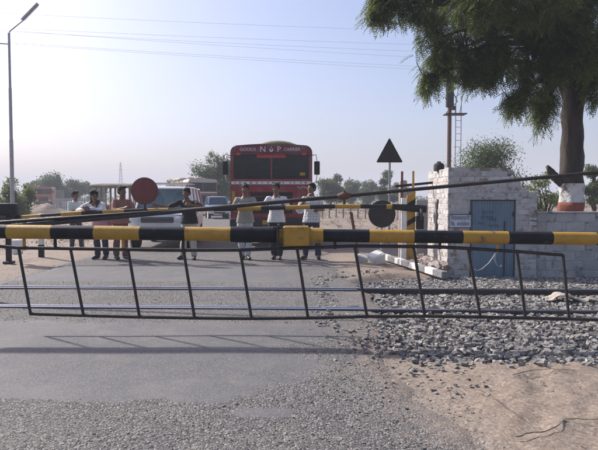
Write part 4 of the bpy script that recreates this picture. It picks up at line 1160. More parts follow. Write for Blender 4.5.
    if load == 'tarp':
        ring = []
        for i in range(13):
            y = 2.15+(length-2.3)*i/12; e = 0.10*(1 if i in (0, 12) else 0)
            ring.append([(0.10+1.02*math.cos(math.pi*k/14)*(1-e), y, 2.66+(0.75-e)*math.sin(math.pi*k/14)**0.8*(1+0.05*noise.noise(Vector((k, i, 2)))) if 0 < k < 14 else 2.6) for k in range(15)])
        MB().loft(ring).build('tarpaulin', pm('olive_tarpaulin', (0.13, 0.13, 0.06), (0.20, 0.19, 0.10), 4, 0.8, 0.4, 20), o, smooth=True)
    if load == 'roof_hump':
        pass
    return o

red = paint('truck_red', (0.20, 0.008, 0.016), (0.25, 0.014, 0.024), 0.4)
redtop = paint('truck_maroon', (0.12, 0.006, 0.022), (0.15, 0.009, 0.028), 0.4)
p = W(271.5, 246, 18.0)
tr = truck('lorry', 'big red goods lorry facing the camera behind the far barrier', (p.x, 18.0, 0.0), 0.0, red, redtop, red, 'lorries waiting on the road', load='tarp')
# second lorry behind, turned with the bend
yy = 50.0
p = W(203, 200, yy)
brown = paint('truck_brown', (0.22, 0.07, 0.05), (0.27, 0.10, 0.07), 0.5); cream = paint('truck_cream', (0.52, 0.42, 0.37), (0.58, 0.49, 0.43), 0.5)
t2 = truck('lorry', 'cream and brown lorry stacked high with sacks, far back on the bend', (p.x, yy, 0), math.atan(2*0.0093*(yy-22))*0.9, brown, cream, M['wood'], 'lorries waiting on the road', detail=False, words=False, board=False, stripe=True, length=8.5, side_trim=brown)
# its sacks: each one a bag of its own
sackm = [pm('sack_%d' % k, c, tuple(v*1.25 for v in c), 5, 0.95, 0.4, 30) for k, c in enumerate([(0.42, 0.37, 0.28), (0.50, 0.45, 0.34), (0.34, 0.26, 0.18), (0.30, 0.28, 0.24)])]
sack_me = []
for k in range(4):
    mb = MB(); mb.ball((0, 0, 0), (0.48, 0.30, 0.20), 2)
    me = mb.mesh('sack')
    for v in me.vertices:
        v.co.x = math.copysign(abs(v.co.x/0.48)**0.7*0.48, v.co.x); v.co += v.co.normalized()*0.04*noise.noise(v.co*4+Vector((k*5, 0, 0)))
    me.materials.append(sackm[k]); me.polygons.foreach_set("use_smooth", np.ones(len(me.polygons), dtype=bool)); sack_me.append(me)
mw = Matrix.Translation(t2.location) @ t2.rotation_euler.to_matrix().to_4x4()
for row in range(9):
    for colm in range(4):
        for lay in range(2):
            if lay == 1 and (colm in (0, 3) and row % 3 == 0): continue
            q = mw @ Vector((-0.84+colm*0.56+random.uniform(-.05, .05), 2.5+row*0.66+random.uniform(-.06, .06), 2.72+lay*0.30+random.uniform(-.03, .06)))
            s = bpy.data.objects.new('sack', random.choice(sack_me)); C.objects.link(s); s.location = q
            s.rotation_euler = (random.uniform(-.15, .15), random.uniform(-.15, .15), t2.rotation_euler.z+math.pi/2*0+random.uniform(-.3, .3))
            tag(s, 'lumpy tan sack in the load piled on the cream and brown lorry', 'sack', 'sacks piled on the far lorry')
for row in range(9):     # hidden filling layer that carries the pile
    pass
MB().box((0, 5.2, 1.9), (2.25, 6.0, 1.5)).build('load_base', sackm[2], t2)
# orange lorry, farthest
yy = 86.0
p = W(43.5, 200, yy)
orange = paint('truck_orange', (0.42, 0.10, 0.04), (0.48, 0.14, 0.06), 0.5)
truck('lorry', 'distant orange lorry beyond the sand heap at far left', (p.x, yy, 0), R(8), orange, orange, M['wood'], 'lorries waiting on the road', detail=False, words=False, board=True, stripe=False, length=7)

def car(name, label, loc, rz, col, glass, L_, hw, zs, hood, cowl, roof_z, belt, gh, rake, rack=False, two_tone=None, tyre=0.33, group='cars waiting on the road', grille_w=0.9):
    """zs sill height; hood (front z, rear z, length); belt z; gh = (y base front, y top front, y top rear, y base rear)"""
    o = thing(name, label, 'car', loc, rz, group)
    hf, hr, hl = hood
    # lower body lofted along the length
    st = [(0.0, 0.80, 0.52, hf-0.14), (0.05, 0.92, 0.40, hf-0.06), (0.18, 0.975, 0.36, hf-0.01), (hl*0.6, 1.0, zs, (hf+hr)/2+0.01), (hl, 1.0, zs, hr), (gh[0]+0.35, 1.0, zs, belt), (L_*0.6, 1.0, zs, belt), (L_-0.35, 0.99, zs, belt), (L_-0.06, 0.95, zs+0.06, belt-0.03), (L_, 0.86, zs+0.14, belt-0.12)]
    rings = []
    for y, wf, zb, zt in st:
        w = hw*wf; zm = zb+(zt-zb)*0.5
        half = [(w*0.86, zb), (w*0.97, zb+0.10), (w, zm), (w*0.985, zt-0.12), (w*0.93, zt-0.03), (w*0.80, zt), (w*0.4, zt+0.02)]
        rings.append([(x, y, z) for x, z in half] + [(-x, y, z) for x, z in reversed(half)])
    bd = MB().loft(rings).build('body', col, o, angle=35)
    # glasshouse: pillars and roof round open panes
    y0, y1, y2, y3 = gh
    bw, tw = hw*0.93, hw*0.80
    zt = roof_z-0.07
    rings = []
    for y, wf, z0_, z1_ in ((y1-0.06, 0.93, zt-0.01, zt+0.02), (y1+0.10, 1.0, zt, zt+0.06), ((y1+y2)/2, 1.02, zt, roof_z), (y2-0.1, 1.0, zt, zt+0.06), (y2+0.03, 0.94, zt-0.01, zt+0.02)):
        w = tw*wf
        half = [(w, z0_), (w, z0_+(z1_-z0_)*0.5), (w*0.9, z1_), (w*0.5, z1_+0.012)]
        rings.append([(x, y, z) for x, z in half] + [(-x, y, z) for x, z in reversed(half)])
    MB().loft(rings).build('roof', col, o, angle=35)
    def pillar(a, b, w0, nm='pillar'):
        MB().tube([a, b], w0, 6).build(nm, col, o, angle=40)
    for s in (-1, 1):
        pillar((s*bw, y0, belt-0.04), (s*tw, y1, zt+0.02), 0.045)
        pillar((s*bw, y3, belt-0.04), (s*tw, y2, zt+0.02), 0.05)
        for f in (0.36, 0.68):
            yb, yt = y0+(y3-y0)*f, y1+(y2-y1)*f
            pillar((s*bw, yb, belt-0.04), (s*tw, yt, zt+0.02), 0.035)
        fs = [0.0, 0.36, 0.68, 1.0]
        for fa, fb in zip(fs, fs[1:]):
            e = 0.005
            A_ = Vector((s*(bw+e), y0+(y3-y0)*fa, belt-0.02)); B_ = Vector((s*(bw+e), y0+(y3-y0)*fb, belt-0.02))
            C_ = Vector((s*(tw+e), y1+(y2-y1)*fb, zt+0.01)); D_ = Vector((s*(tw+e), y1+(y2-y1)*fa, zt+0.01))
            MB().quad([A_, B_, C_, D_]).build('side_window', glass, o)
        # door handle and mirror
        MB().box((s*(hw+0.01), y0+(y3-y0)*0.33, belt-0.16), (0.03, 0.14, 0.03), bev=0.006).build('door_handle', M['dark'], o)
        mi = MB().box((s*(hw+0.10), y0+0.16, belt+0.08), (0.16, 0.09, 0.15), bev=0.03, seg=2).build('mirror', col, o, angle=40)
        MB().box((s*(hw-0.02), y0+0.2, belt+0.05), (0.12, 0.05, 0.05)).build('mirror_stalk', M['dark'], mi)
        hlx = hw*0.70
        h = MB().ball((s*hlx, 0.055, hf-0.20), (0.20, 0.10, 0.105), 3).build('headlight', M['lamp_glass'], o, smooth=True)
        MB().ball((s*(hlx+0.01), 0.06, hf-0.20), (0.215, 0.085, 0.12), 3).build('headlight_rim', M['dark'], h, smooth=True)
        MB().lathe([(0.01, -0.02), (0.07, -0.02), (0.08, 0.03), (0.01, 0.03)], (s*hw*0.66, -0.03, 0.50), 14, 'y').build('fog_lamp', M['lamp_glass'], o, angle=40)
        wheel(o, s*(hw-0.12), 0.80, tyre, 0.2); wheel(o, s*(hw-0.12), L_-0.85, tyre, 0.2)
        MB().lathe([(tyre*1.0, -0.02), (tyre*1.2, -0.02), (tyre*1.2, 0.02), (tyre*1.0, 0.02)], (s*(hw-0.015), 0.80, tyre), 24, 'x').build('wheel_arch', two_tone or col, o, angle=40)
    # windscreens
    e = 0.0
    MB().quad([(-bw, y0-0.02, belt-0.02), (bw, y0-0.02, belt-0.02), (tw, y1-0.02, zt+0.01), (-tw, y1-0.02, zt+0.01)]).build('windscreen', glass, o)
    MB().quad([(-bw, y3, belt-0.02), (bw, y3, belt-0.02), (tw, y2, zt+0.01), (-tw, y2, zt+0.01)]).build('rear_window', glass, o)
    for s in (-1, 0.3): MB().cyl((s*0.25*hw*2-0.1, y0-0.03, belt+0.0), (s*0.25*hw*2+0.42, y0+0.02, belt+0.09), 0.009, n=6).build('wiper', M['dark'], o)
    # cabin
    MB().box((0, y0+0.42, belt-0.03), (bw*1.8, 0.35, 0.1), bev=0.03).build('dashboard', M['dark'], o)
    for s in (-1, 1):
        MB().box((s*0.36*hw/0.85, (y1+y0)/2+0.75, belt+0.02), (0.46, 0.14, 0.7), bev=0.05).build('seat', M['seat'], o)
        MB().box((s*0.36*hw/0.85, (y1+y0)/2+0.75, belt+0.43), (0.24, 0.10, 0.16), bev=0.04).build('headrest', M['seat'], o)
    # front
    g = MB().box((0, 0.0, hf-0.21), (grille_w, 0.06, 0.16), bev=0.02).build('grille', M['dark'], o)
    for k in range(3): MB().box((0, -0.034, hf-0.26+k*0.05), (grille_w*0.96, 0.008, 0.012)).build('grille_bar', M['galv'], g)
    bp = MB().box((0, -0.05, 0.50), (hw*1.96, 0.20, 0.26), bev=0.06, seg=3).build('bumper', two_tone or col, o, angle=40)
    MB().box((0, -0.152, 0.44), (0.75, 0.012, 0.10)).build('air_intake', M['dark'], bp)
    MB().box((0, -0.156, 0.54), (0.50, 0.008, 0.11)).build('number_plate', M['white_text'], bp)
    if rack:
        for s in (-1, 1):
            MB().tube([(s*tw*0.85, y1+0.25, roof_z+0.11), (s*tw*0.85, y2-0.2, roof_z+0.11)], 0.018, 8).build('roof_rack_rail', M['galv'], o)
        for k in range(5):
            y = y1+0.25+(y2-y1-0.45)*k/4
            MB().tube([(-tw*0.85, y, roof_z-0.03), (-tw*0.85, y, roof_z+0.11), (tw*0.85, y, roof_z+0.11), (tw*0.85, y, roof_z-0.03)], 0.013, 6).build('roof_rack_bar', M['galv'], o)
    return o
white = paint('suv_silver_white', (0.60, 0.62, 0.64), (0.66, 0.67, 0.69), 0.3)
p = W(157.5, 250, 16.7)
car('suv', 'silver white car with roof rack behind the red disc, facing the camera', (p.x, 16.7, 0), R(3), white, M['glass_teal'], 4.3, 0.86, 0.38, (1.05, 1.12, 1.0), None, 1.80, 1.14, (0.95, 1.55, 4.0, 4.2), 0, rack=True)
blue = paint('van_blue', (0.10, 0.17, 0.33), (0.13, 0.21, 0.38), 0.35)
p = W(219.5, 218, 41.5)
car('hatchback', 'small blue car on the road between two lorries', (p.x, 41.5, 0), R(14), blue, M['glass_teal'], 3.5, 0.74, 0.34, (0.92, 0.98, 0.7), None, 1.56, 1.0, (0.62, 1.0, 3.1, 3.4), 0, two_tone=white, tyre=0.28, grille_w=0.6)
# ------------------------------------------------------------------ people
DG = None
def remesh(mb, name, vox, smooth_it=4, fold=0.0, fold_s=7.0, seed=0.0, cut=None):
    me = mb.mesh(name)
    o = bpy.data.objects.new('tmp', me); C.objects.link(o)
    r = o.modifiers.new('r', 'REMESH'); r.mode = 'VOXEL'; r.voxel_size = vox; r.use_smooth_shade = True
    s = o.modifiers.new('s', 'SMOOTH'); s.factor = 0.5; s.iterations = smooth_it
    bpy.context.view_layer.update()
    out = bpy.data.meshes.new_from_object(o.evaluated_get(bpy.context.evaluated_depsgraph_get()))
    bpy.data.objects.remove(o); bpy.data.meshes.remove(me)
    if fold:
        n = len(out.vertices)
        co = np.empty(n*3, np.float32); out.vertices.foreach_get('co', co); co = co.reshape(-1, 3)
        no = np.empty(n*3, np.float32); out.vertices.foreach_get('normal', no); no = no.reshape(-1, 3)
        d = np.array([noise.fractal(Vector((c[0]*fold_s+seed, c[1]*fold_s, c[2]*fold_s*0.8)), 0.7, 2.0, 3) for c in co])
        co = co+no*(d*fold)[:, None]
        out.vertices.foreach_set('co', co.astype(np.float32).ravel()); out.update()
    out.polygons.foreach_set("use_smooth", np.ones(len(out.polygons), dtype=bool))
    return out

def limb(mb, pts, rad, n=12, flat=1.0):
    """tapered limb with rounded ends"""
    pts = [Vector(p) for p in pts]
    P_, R_ = [], []
    t0 = (pts[1]-pts[0]).normalized(); t1 = (pts[-1]-pts[-2]).normalized()
    P_ += [pts[0]-t0*rad[0]*0.9, pts[0]-t0*rad[0]*0.55]; R_ += [rad[0]*0.35, rad[0]*0.82]
    for i in range(len(pts)):
        P_.append(pts[i]); R_.append(rad[i])
        if i+1 < len(pts):
            for f in (0.33, 0.67):
                P_.append(pts[i].lerp(pts[i+1], f)); R_.append(rad[i]*(1-f)+rad[i+1]*f)
    P_ += [pts[-1]+t1*rad[-1]*0.55, pts[-1]+t1*rad[-1]*0.9]; R_ += [rad[-1]*0.82, rad[-1]*0.35]
    mb.tube(P_, R_, n)

def trunk(mb, pts, rx, ry, lat):
    """elliptical loft along the spine; lat = shoulder axis"""
    rings = []
    pts = [Vector(p) for p in pts]; lat = Vector(lat).normalized()
    for i, p in enumerate(pts):
        t = (pts[min(i+1, len(pts)-1)]-pts[max(i-1, 0)]).normalized()
        u = (lat-t*lat.dot(t)).normalized(); v = t.cross(u)
        rings.append([p+u*rx[i]*math.cos(2*math.pi*k/20)+v*ry[i]*math.sin(2*math.pi*k/20) for k in range(20)])
    mb.loft(rings)

SKIN = pm('brown_skin', (0.155, 0.085, 0.055), (0.19, 0.105, 0.068), 8, 0.55, 0.05, 60)
HAIR = pm('black_hair', (0.010, 0.009, 0.008), (0.022, 0.019, 0.017), 25, 0.7, 0.5, 90, spec=0.2)
EYE = pm('eye_dark', (0.01, 0.008, 0.007), None, rough=0.2)
LIP = pm('lip', (0.10, 0.045, 0.035), None, rough=0.5)
SHOE = pm('dark_leather', (0.02, 0.018, 0.016), (0.04, 0.035, 0.03), 8, 0.5)
def cloth(name, c, c2=None, s=6): return pm(name, c, c2 or tuple(v*1.15 for v in c), s, 0.9, 0.25, 50)

BASE = dict(pelvis=(0, 0, 0.92), waist=(0, 0, 1.06), chest=(0, 0.0, 1.25), neck=(0, 0.01, 1.42), head=(0, -0.015, 1.565),
            sL=(-0.185, 0.01, 1.37), sR=(0.185, 0.01, 1.37), eL=(-0.235, 0.03, 1.10), eR=(0.235, 0.03, 1.10), wL=(-0.235, -0.05, 0.86), wR=(0.235, -0.05, 0.86),
            hL=(-0.09, 0, 0.90), hR=(0.09, 0, 0.90), kL=(-0.10, -0.02, 0.49), kR=(0.10, -0.02, 0.49), aL=(-0.10, 0.02, 0.085), aR=(0.10, 0.02, 0.085),
            tL=(-0.13, -0.17, 0.03), tR=(0.13, -0.17, 0.03))
def person(label, loc, rz, H, pose, shirt, trouser, sleeve='short', gaze=0.0, nod=0.0, long_hair=False, hem=None, shoe=None, curl=0.6, extra=None, seed=1.0, collar=None):
    k = H/1.70
    J = {n: Vector(pose.get(n, v))*k for n, v in BASE.items()}
    mid_s = (J['sL']+J['sR'])/2
    for s in 'LR': J['s'+s] = mid_s+(J['s'+s]-mid_s)*0.92-Vector((0, 0, 0.004))
    o = thing('person', label, 'person', loc, rz, 'people waiting at the far barrier')
    lat = J['sR']-J['sL']
    up = (J['neck']-J['chest']).normalized()
    # one continuous body
    mb = MB()
    trunk(mb, [J['pelvis']-Vector((0, 0, 0.10*k)), J['pelvis'], J['waist'], J['chest'], J['chest'].lerp(J['neck'], 0.55), J['neck'], J['neck'].lerp(J['head'], 0.45)],
          [0.09*k, 0.15*k, 0.135*k, 0.15*k, 0.14*k, 0.062*k, 0.054*k], [0.07*k, 0.10*k, 0.09*k, 0.105*k, 0.09*k, 0.06*k, 0.055*k], lat)
    for s in 'LR':
        limb(mb, [J['chest'].lerp(J['s'+s], 0.6), J['s'+s]-up*0.016*k, J['e'+s], J['w'+s]], [0.045*k, 0.040*k, 0.036*k, 0.027*k])
        limb(mb, [J['h'+s], J['k'+s], J['a'+s]], [0.08*k, 0.055*k, 0.038*k])
        limb(mb, [J['a'+s], J['a'+s].lerp(J['t'+s], 0.6)-Vector((0, 0, 0.02)), J['t'+s]], [0.036*k, 0.034*k, 0.028*k])
        # hand: palm, four fingers of unequal length and a thumb
        d = (J['w'+s]-J['e'+s]).normalized()
        side = 1 if s == 'R' else -1
        inn = (-lat.normalized()*side); inn = (inn-d*inn.dot(d)).normalized()       # towards the other hand
        fwd = d.cross(inn)*side
        acr = fwd                                                                     # across the palm
        pw = J['w'+s]; palm = pw+d*0.085*k
        limb(mb, [pw, pw+d*0.05*k+acr*0.0, palm], [0.026*k, 0.030*k, 0.031*k])
        limb(mb, [pw+d*0.03*k+acr*0.02*k, palm+acr*0.022*k], [0.018*k, 0.019*k])
        limb(mb, [pw+d*0.03*k-acr*0.02*k, palm-acr*0.022*k], [0.018*k, 0.018*k])
        for q, (ln, of) in enumerate(((0.072, 0.034), (0.08, 0.012), (0.074, -0.011), (0.058, -0.032))):
            b0 = palm+acr*of*k+d*0.012*k
            m1 = b0+(d*math.cos(curl*0.6)+inn*math.sin(curl*0.6))*ln*0.5*k
            m2 = m1+(d*math.cos(curl*1.6)+inn*math.sin(curl*1.6))*ln*0.5*k
            limb(mb, [b0, m1, m2], [0.0105*k, 0.0095*k, 0.008*k], 8)
        tb = pw+d*0.03*k+acr*0.03*k
        limb(mb, [tb, tb+(d*0.6+acr*0.6+inn*0.4).normalized()*0.035*k, tb+(d*0.6+acr*0.6+inn*0.4).normalized()*0.035*k+(d*0.9+inn*0.4).normalized()*0.03*k], [0.013*k, 0.012*k, 0.009*k], 8)
    # head with jaw, nose, ears
    HM = Matrix.Translation(J['head']) @ Matrix.Rotation(gaze, 4, 'Z') @ Matrix.Rotation(nod, 4, 'X') @ Matrix.Scale(k, 4)
    mb.ball((0, 0.012, 0.03), (0.074, 0.092, 0.092), 3, HM)
    mb.ball((0, -0.018, -0.035), (0.060, 0.066, 0.080), 3, HM)
    mb.ball((0, -0.045, -0.088), (0.030, 0.028, 0.026), 2, HM)
    mb.ball((0, -0.092, -0.012), (0.013, 0.020, 0.022), 2, HM)
    mb.ball((0, -0.083, 0.012), (0.010, 0.014, 0.022), 2, HM)
    for s in (-1, 1): mb.ball((s*0.078, 0.018, 0.0), (0.012, 0.022, 0.034), 2, HM)
    for s in (-1, 1): mb.ball((s*0.045, -0.055, -0.01), (0.022, 0.025, 0.02), 2, HM)
    obj('body', remesh(mb, 'body', 0.0085, 3), SKIN, o)
    for s in (-1, 1):
        MB().ball((s*0.030, -0.074, 0.018), (0.011, 0.007, 0.0045), 2, HM).build('eye', EYE, o, smooth=True)
        MB().ball((s*0.031, -0.076, 0.036), (0.019, 0.007, 0.0035), 2, HM).build('eyebrow', HAIR, o, smooth=True)
    MB().ball((0, -0.080, -0.053), (0.023, 0.008, 0.007), 2, HM).build('mouth', LIP, o, smooth=True)
    hb = MB()
    hb.ball((0, 0.026, 0.055), (0.086, 0.098, 0.086), 3, HM)
    hb.ball((0, 0.055, 0.012), (0.080, 0.068, 0.078), 3, HM)
    hb.ball((0.02, -0.045, 0.098), (0.058, 0.042, 0.030), 3, HM)
    for s in (-1, 1): hb.ball((s*0.072, 0.005, 0.035), (0.014, 0.03, 0.045), 2, HM)
    if long_hair: hb.ball((0, 0.07, -0.06), (0.075, 0.05, 0.10), 3, HM); hb.ball((-0.03, 0.0, 0.1), (0.08, 0.08, 0.05), 3, HM)
    obj('hair', remesh(hb, 'hair', 0.009, 2, fold=0.010, fold_s=38, seed=seed), HAIR, o)
    # shirt
    mb = MB()
    ex = 0.018*k
    trunk(mb, [J['pelvis']-Vector((0, 0, 0.10*k)), J['pelvis']-Vector((0, 0, 0.04*k)), J['pelvis'].lerp(J['waist'], 0.5), J['waist'], J['chest'], J['chest'].lerp(J['neck'], 0.42), J['chest'].lerp(J['neck'], 0.70), J['chest'].lerp(J['neck'], 0.86)],
          [0.205*k, 0.20*k, 0.178*k, 0.162*k, 0.172*k, 0.172*k, 0.135*k, 0.062*k], [0.148*k, 0.145*k, 0.126*k, 0.116*k, 0.124*k, 0.108*k, 0.084*k, 0.060*k], lat)
    for s in 'LR':
        S_, E_, W_ = J['s'+s]-up*0.012*k, J['e'+s], J['w'+s]; C0 = J['chest'].lerp(S_, 0.5)+up*0.02*k
        if sleeve == 'short': chain, rr = [C0, S_, S_.lerp(E_, 0.82)], [0.066*k, 0.060*k, 0.060*k]
        elif sleeve == 'rolled': chain, rr = [C0, S_, E_, E_.lerp(W_, 0.25)], [0.066*k, 0.060*k, 0.052*k, 0.050*k]
        else: chain, rr = [C0, S_, E_, E_.lerp(W_, 0.93)], [0.066*k, 0.060*k, 0.052*k, 0.042*k]
        limb(mb, chain, rr)
    sh = obj('shirt', remesh(mb, 'shirt', 0.011, 3, fold=0.011, fold_s=9, seed=seed*7), shirt, o)
    # collar and placket
    n0 = J['chest'].lerp(J['neck'], 0.80)
    fwd = up.cross(lat.normalized()); 
    if fwd.y > 0: fwd = -fwd
    cb = MB()
    for sgn in (-1, 1):
        l = lat.normalized()*sgn
        cb.tube([n0-fwd*0.055*k+up*0.035*k, n0+l*0.062*k+up*0.03*k, n0+l*0.045*k+fwd*0.062*k+up*0.005*k, n0+l*0.012*k+fwd*0.086*k-up*0.03*k], [0.010*k, 0.011*k, 0.012*k, 0.008*k], 8)
    cb.build('collar', collar or shirt, sh, smooth=True)
    if hem is not None:
        mb = MB()
        trunk(mb, [J['pelvis']-Vector((0, 0, 0.22*k)), J['pelvis']-Vector((0, 0, 0.12*k)), J['pelvis'], J['waist']-Vector((0, 0, 0.01)), J['waist'].lerp(J['chest'], 0.3)], [0.225*k, 0.232*k, 0.228*k, 0.20*k, 0.185*k], [0.165*k, 0.175*k, 0.172*k, 0.152*k, 0.142*k], lat)
        obj('shirt_tail', remesh(mb, 'shirt_tail', 0.011, 2, fold=0.010, fold_s=9, seed=seed), hem, o)
    # trousers and shoes
    mb = MB()
    trunk(mb, [J['pelvis']-Vector((0, 0, 0.16*k)), J['pelvis']-Vector((0, 0, 0.08*k)), J['pelvis'], J['pelvis'].lerp(J['waist'], 0.4)], [0.11*k, 0.165*k, 0.165*k, 0.15*k], [0.10*k, 0.125*k, 0.12*k, 0.108*k], lat)
    for s in 'LR':
        limb(mb, [J['h'+s]-Vector((0, 0, 0.02)), J['k'+s], J['a'+s]+Vector((0, 0.0, 0.03*k))], [0.090*k, 0.076*k, 0.070*k], 14)
    obj('trousers', remesh(mb, 'trousers', 0.012, 3, fold=0.012, fold_s=8, seed=seed*3), trouser, o)
    for s in 'LR':
        mb = MB()
        a, t = J['a'+s], J['t'+s]
        limb(mb, [Vector((a.x, a.y+0.035, 0.048)), Vector(a.lerp(t, 0.5)).xy.to_3d()+Vector((0, 0, 0.046)), Vector((t.x, t.y, 0.038))], [0.046*k, 0.048*k, 0.040*k], 12)
        me = remesh(mb, 'shoe', 0.012, 2)
        for v in me.vertices: v.co.z = max(v.co.z, 0.003)
        obj('shoe', me, shoe or SHOE, o)
    if extra: extra(o, J, k)
    return o

PY = 14.15
def spot(px, Y=PY): return (W(px, 255, Y).x, Y, 0.006)
# leaning forward with both forearms on the boom
lean = dict(chest=(0, -0.10, 1.22), waist=(0, -0.02, 1.05), neck=(0, -0.20, 1.37), head=(0, -0.25, 1.51), sL=(-0.19, -0.17, 1.33), sR=(0.19, -0.17, 1.33),
            eL=(-0.30, -0.36, 1.18), eR=(0.30, -0.36, 1.18), wL=(-0.10, -0.50, 1.21), wR=(0.10, -0.50, 1.21))
# A: stands apart behind, light shirt
person('man in pale greenish shirt standing apart behind, facing right, leftmost of all', (W(76, 245, 17.6).x, 17.6, -0.06), R(50), 1.72,
       dict(eL=(-0.22, -0.06, 1.10), wL=(-0.10, -0.28, 1.13), eR=(0.22, -0.06, 1.10), wR=(0.05, -0.30, 1.12), aL=(-0.10, 0.05, 0.085), kL=(-0.1, 0.0, 0.49), aR=(0.11, -0.12, 0.085), kR=(0.1, -0.08, 0.49), tR=(0.13, -0.30, 0.03)),
       cloth('pale_green_shirt', (0.50, 0.55, 0.50)), cloth('charcoal_trousers', (0.035, 0.04, 0.055)), 'rolled', gaze=R(15), seed=1.3)
# B: leans over the boom with folded arms, white shirt over pink
B_pose = dict(lean); B_pose.update(chest=(-0.06, -0.12, 1.20), neck=(-0.02, -0.26, 1.33), head=(0.0, -0.33, 1.46), sL=(-0.22, -0.20, 1.30), sR=(0.17, -0.25, 1.30),
     eL=(-0.36, -0.42, 1.14), eR=(0.24, -0.46, 1.13), wL=(-0.12, -0.58, 1.17), wR=(0.0, -0.60, 1.20))
def scarf(o, J, k):
    mb = MB(); n = J['neck']
    mb.tube([n+Vector((-0.09, -0.07, -0.02))*k, n+Vector((-0.08, 0.04, 0.03))*k, n+Vector((0.08, 0.04, 0.03))*k, n+Vector((0.10, -0.07, -0.02))*k, n+Vector((0.06, -0.15, -0.16))*k, n+Vector((0.05, -0.17, -0.24))*k], [0.022, 0.03, 0.03, 0.026, 0.024, 0.014], 10)
    mb.build('scarf', cloth('dark_scarf', (0.05, 0.04, 0.045)), o, smooth=True)
person('man in white shirt over pink tunic leaning on the boom with folded arms', spot(101.5), R(-6), 1.72, B_pose, cloth('white_shirt_a', (0.60, 0.60, 0.62)), cloth('navy_trousers', (0.03, 0.035, 0.055)), 'long',
       gaze=R(35), nod=R(8), long_hair=True, hem=cloth('pink_tunic', (0.42, 0.23, 0.25)), extra=scarf, seed=2.1)
# C: brown-red shirt, faces right with forearms on the boom
person('man in reddish brown shirt and brown trousers beside the red disc', spot(121), R(38), 1.74,
       dict(chest=(0, -0.05, 1.25), neck=(0, -0.10, 1.41), head=(0, -0.12, 1.555), sL=(-0.19, -0.08, 1.36), sR=(0.19, -0.08, 1.36), eL=(-0.25, -0.24, 1.13), wL=(-0.10, -0.46, 1.18), eR=(0.25, -0.20, 1.12), wR=(0.22, -0.46, 1.17)),
       cloth('rust_shirt', (0.30, 0.15, 0.12)), cloth('brown_trousers', (0.13, 0.075, 0.05)), 'rolled', gaze=R(20), seed=3.2)
# D: dark shirt, arms spread along the boom
D_pose = dict(lean); D_pose.update(sL=(-0.20, -0.14, 1.33), sR=(0.20, -0.14, 1.33), eL=(-0.40, -0.32, 1.20), wL=(-0.58, -0.48, 1.25), eR=(0.38, -0.34, 1.20), wR=(0.20, -0.50, 1.25), aL=(-0.16, 0.04, 0.085), tL=(-0.22, -0.15, 0.03), aR=(0.12, -0.06, 0.085), tR=(0.17, -0.25, 0.03), kL=(-0.13, 0.0, 0.49), kR=(0.11, -0.06, 0.49))
person('man in black shirt and beige trousers leaning on the boom with arms spread', spot(189.5), R(-4), 1.74, D_pose, cloth('black_shirt', (0.018, 0.018, 0.022)), cloth('beige_trousers', (0.40, 0.36, 0.31)), 'short', gaze=R(-12), nod=R(6), seed=4.4)
# E: olive shirt, hands on the boom, one leg bent
person('man in grey olive shirt and light trousers before the red lorry', spot(245.5), R(3), 1.78,
       dict(neck=(0, -0.03, 1.42), head=(0, -0.05, 1.565), chest=(0, -0.02, 1.25), sL=(-0.195, -0.03, 1.37), sR=(0.195, -0.03, 1.37), eL=(-0.27, -0.16, 1.12), wL=(-0.17, -0.38, 1.20), eR=(0.27, -0.16, 1.12), wR=(0.17, -0.40, 1.19),
            kL=(-0.12, -0.06, 0.49), aL=(-0.05, 0.02, 0.085), tL=(-0.07, -0.17, 0.03), kR=(0.09, -0.05, 0.49), aR=(0.05, -0.10, 0.085), tR=(0.10, -0.28, 0.03)),
       cloth('olive_shirt', (0.26, 0.26, 0.22)), cloth('light_grey_trousers', (0.42, 0.42, 0.42)), 'short', nod=R(4), seed=5.1)
# F: white shirt in the middle
person('man in white shirt and dark trousers standing at the middle of the red lorry', spot(276.5), R(-3), 1.80,
       dict(neck=(0, -0.03, 1.42), head=(0, -0.05, 1.565), sL=(-0.195, -0.03, 1.37), sR=(0.195, -0.03, 1.37), eL=(-0.31, -0.10, 1.12), wL=(-0.26, -0.34, 1.17), eR=(0.28, -0.12, 1.12), wR=(0.22, -0.36, 1.18), aR=(0.07, -0.05, 0.085), tR=(0.09, -0.24, 0.03), aL=(-0.05, 0.06, 0.085), tL=(-0.07, -0.13, 0.03)),
       cloth('white_shirt_b', (0.62, 0.62, 0.61)), cloth('black_trousers', (0.022, 0.022, 0.026)), 'short', gaze=R(4), nod=R(10), seed=6.6)
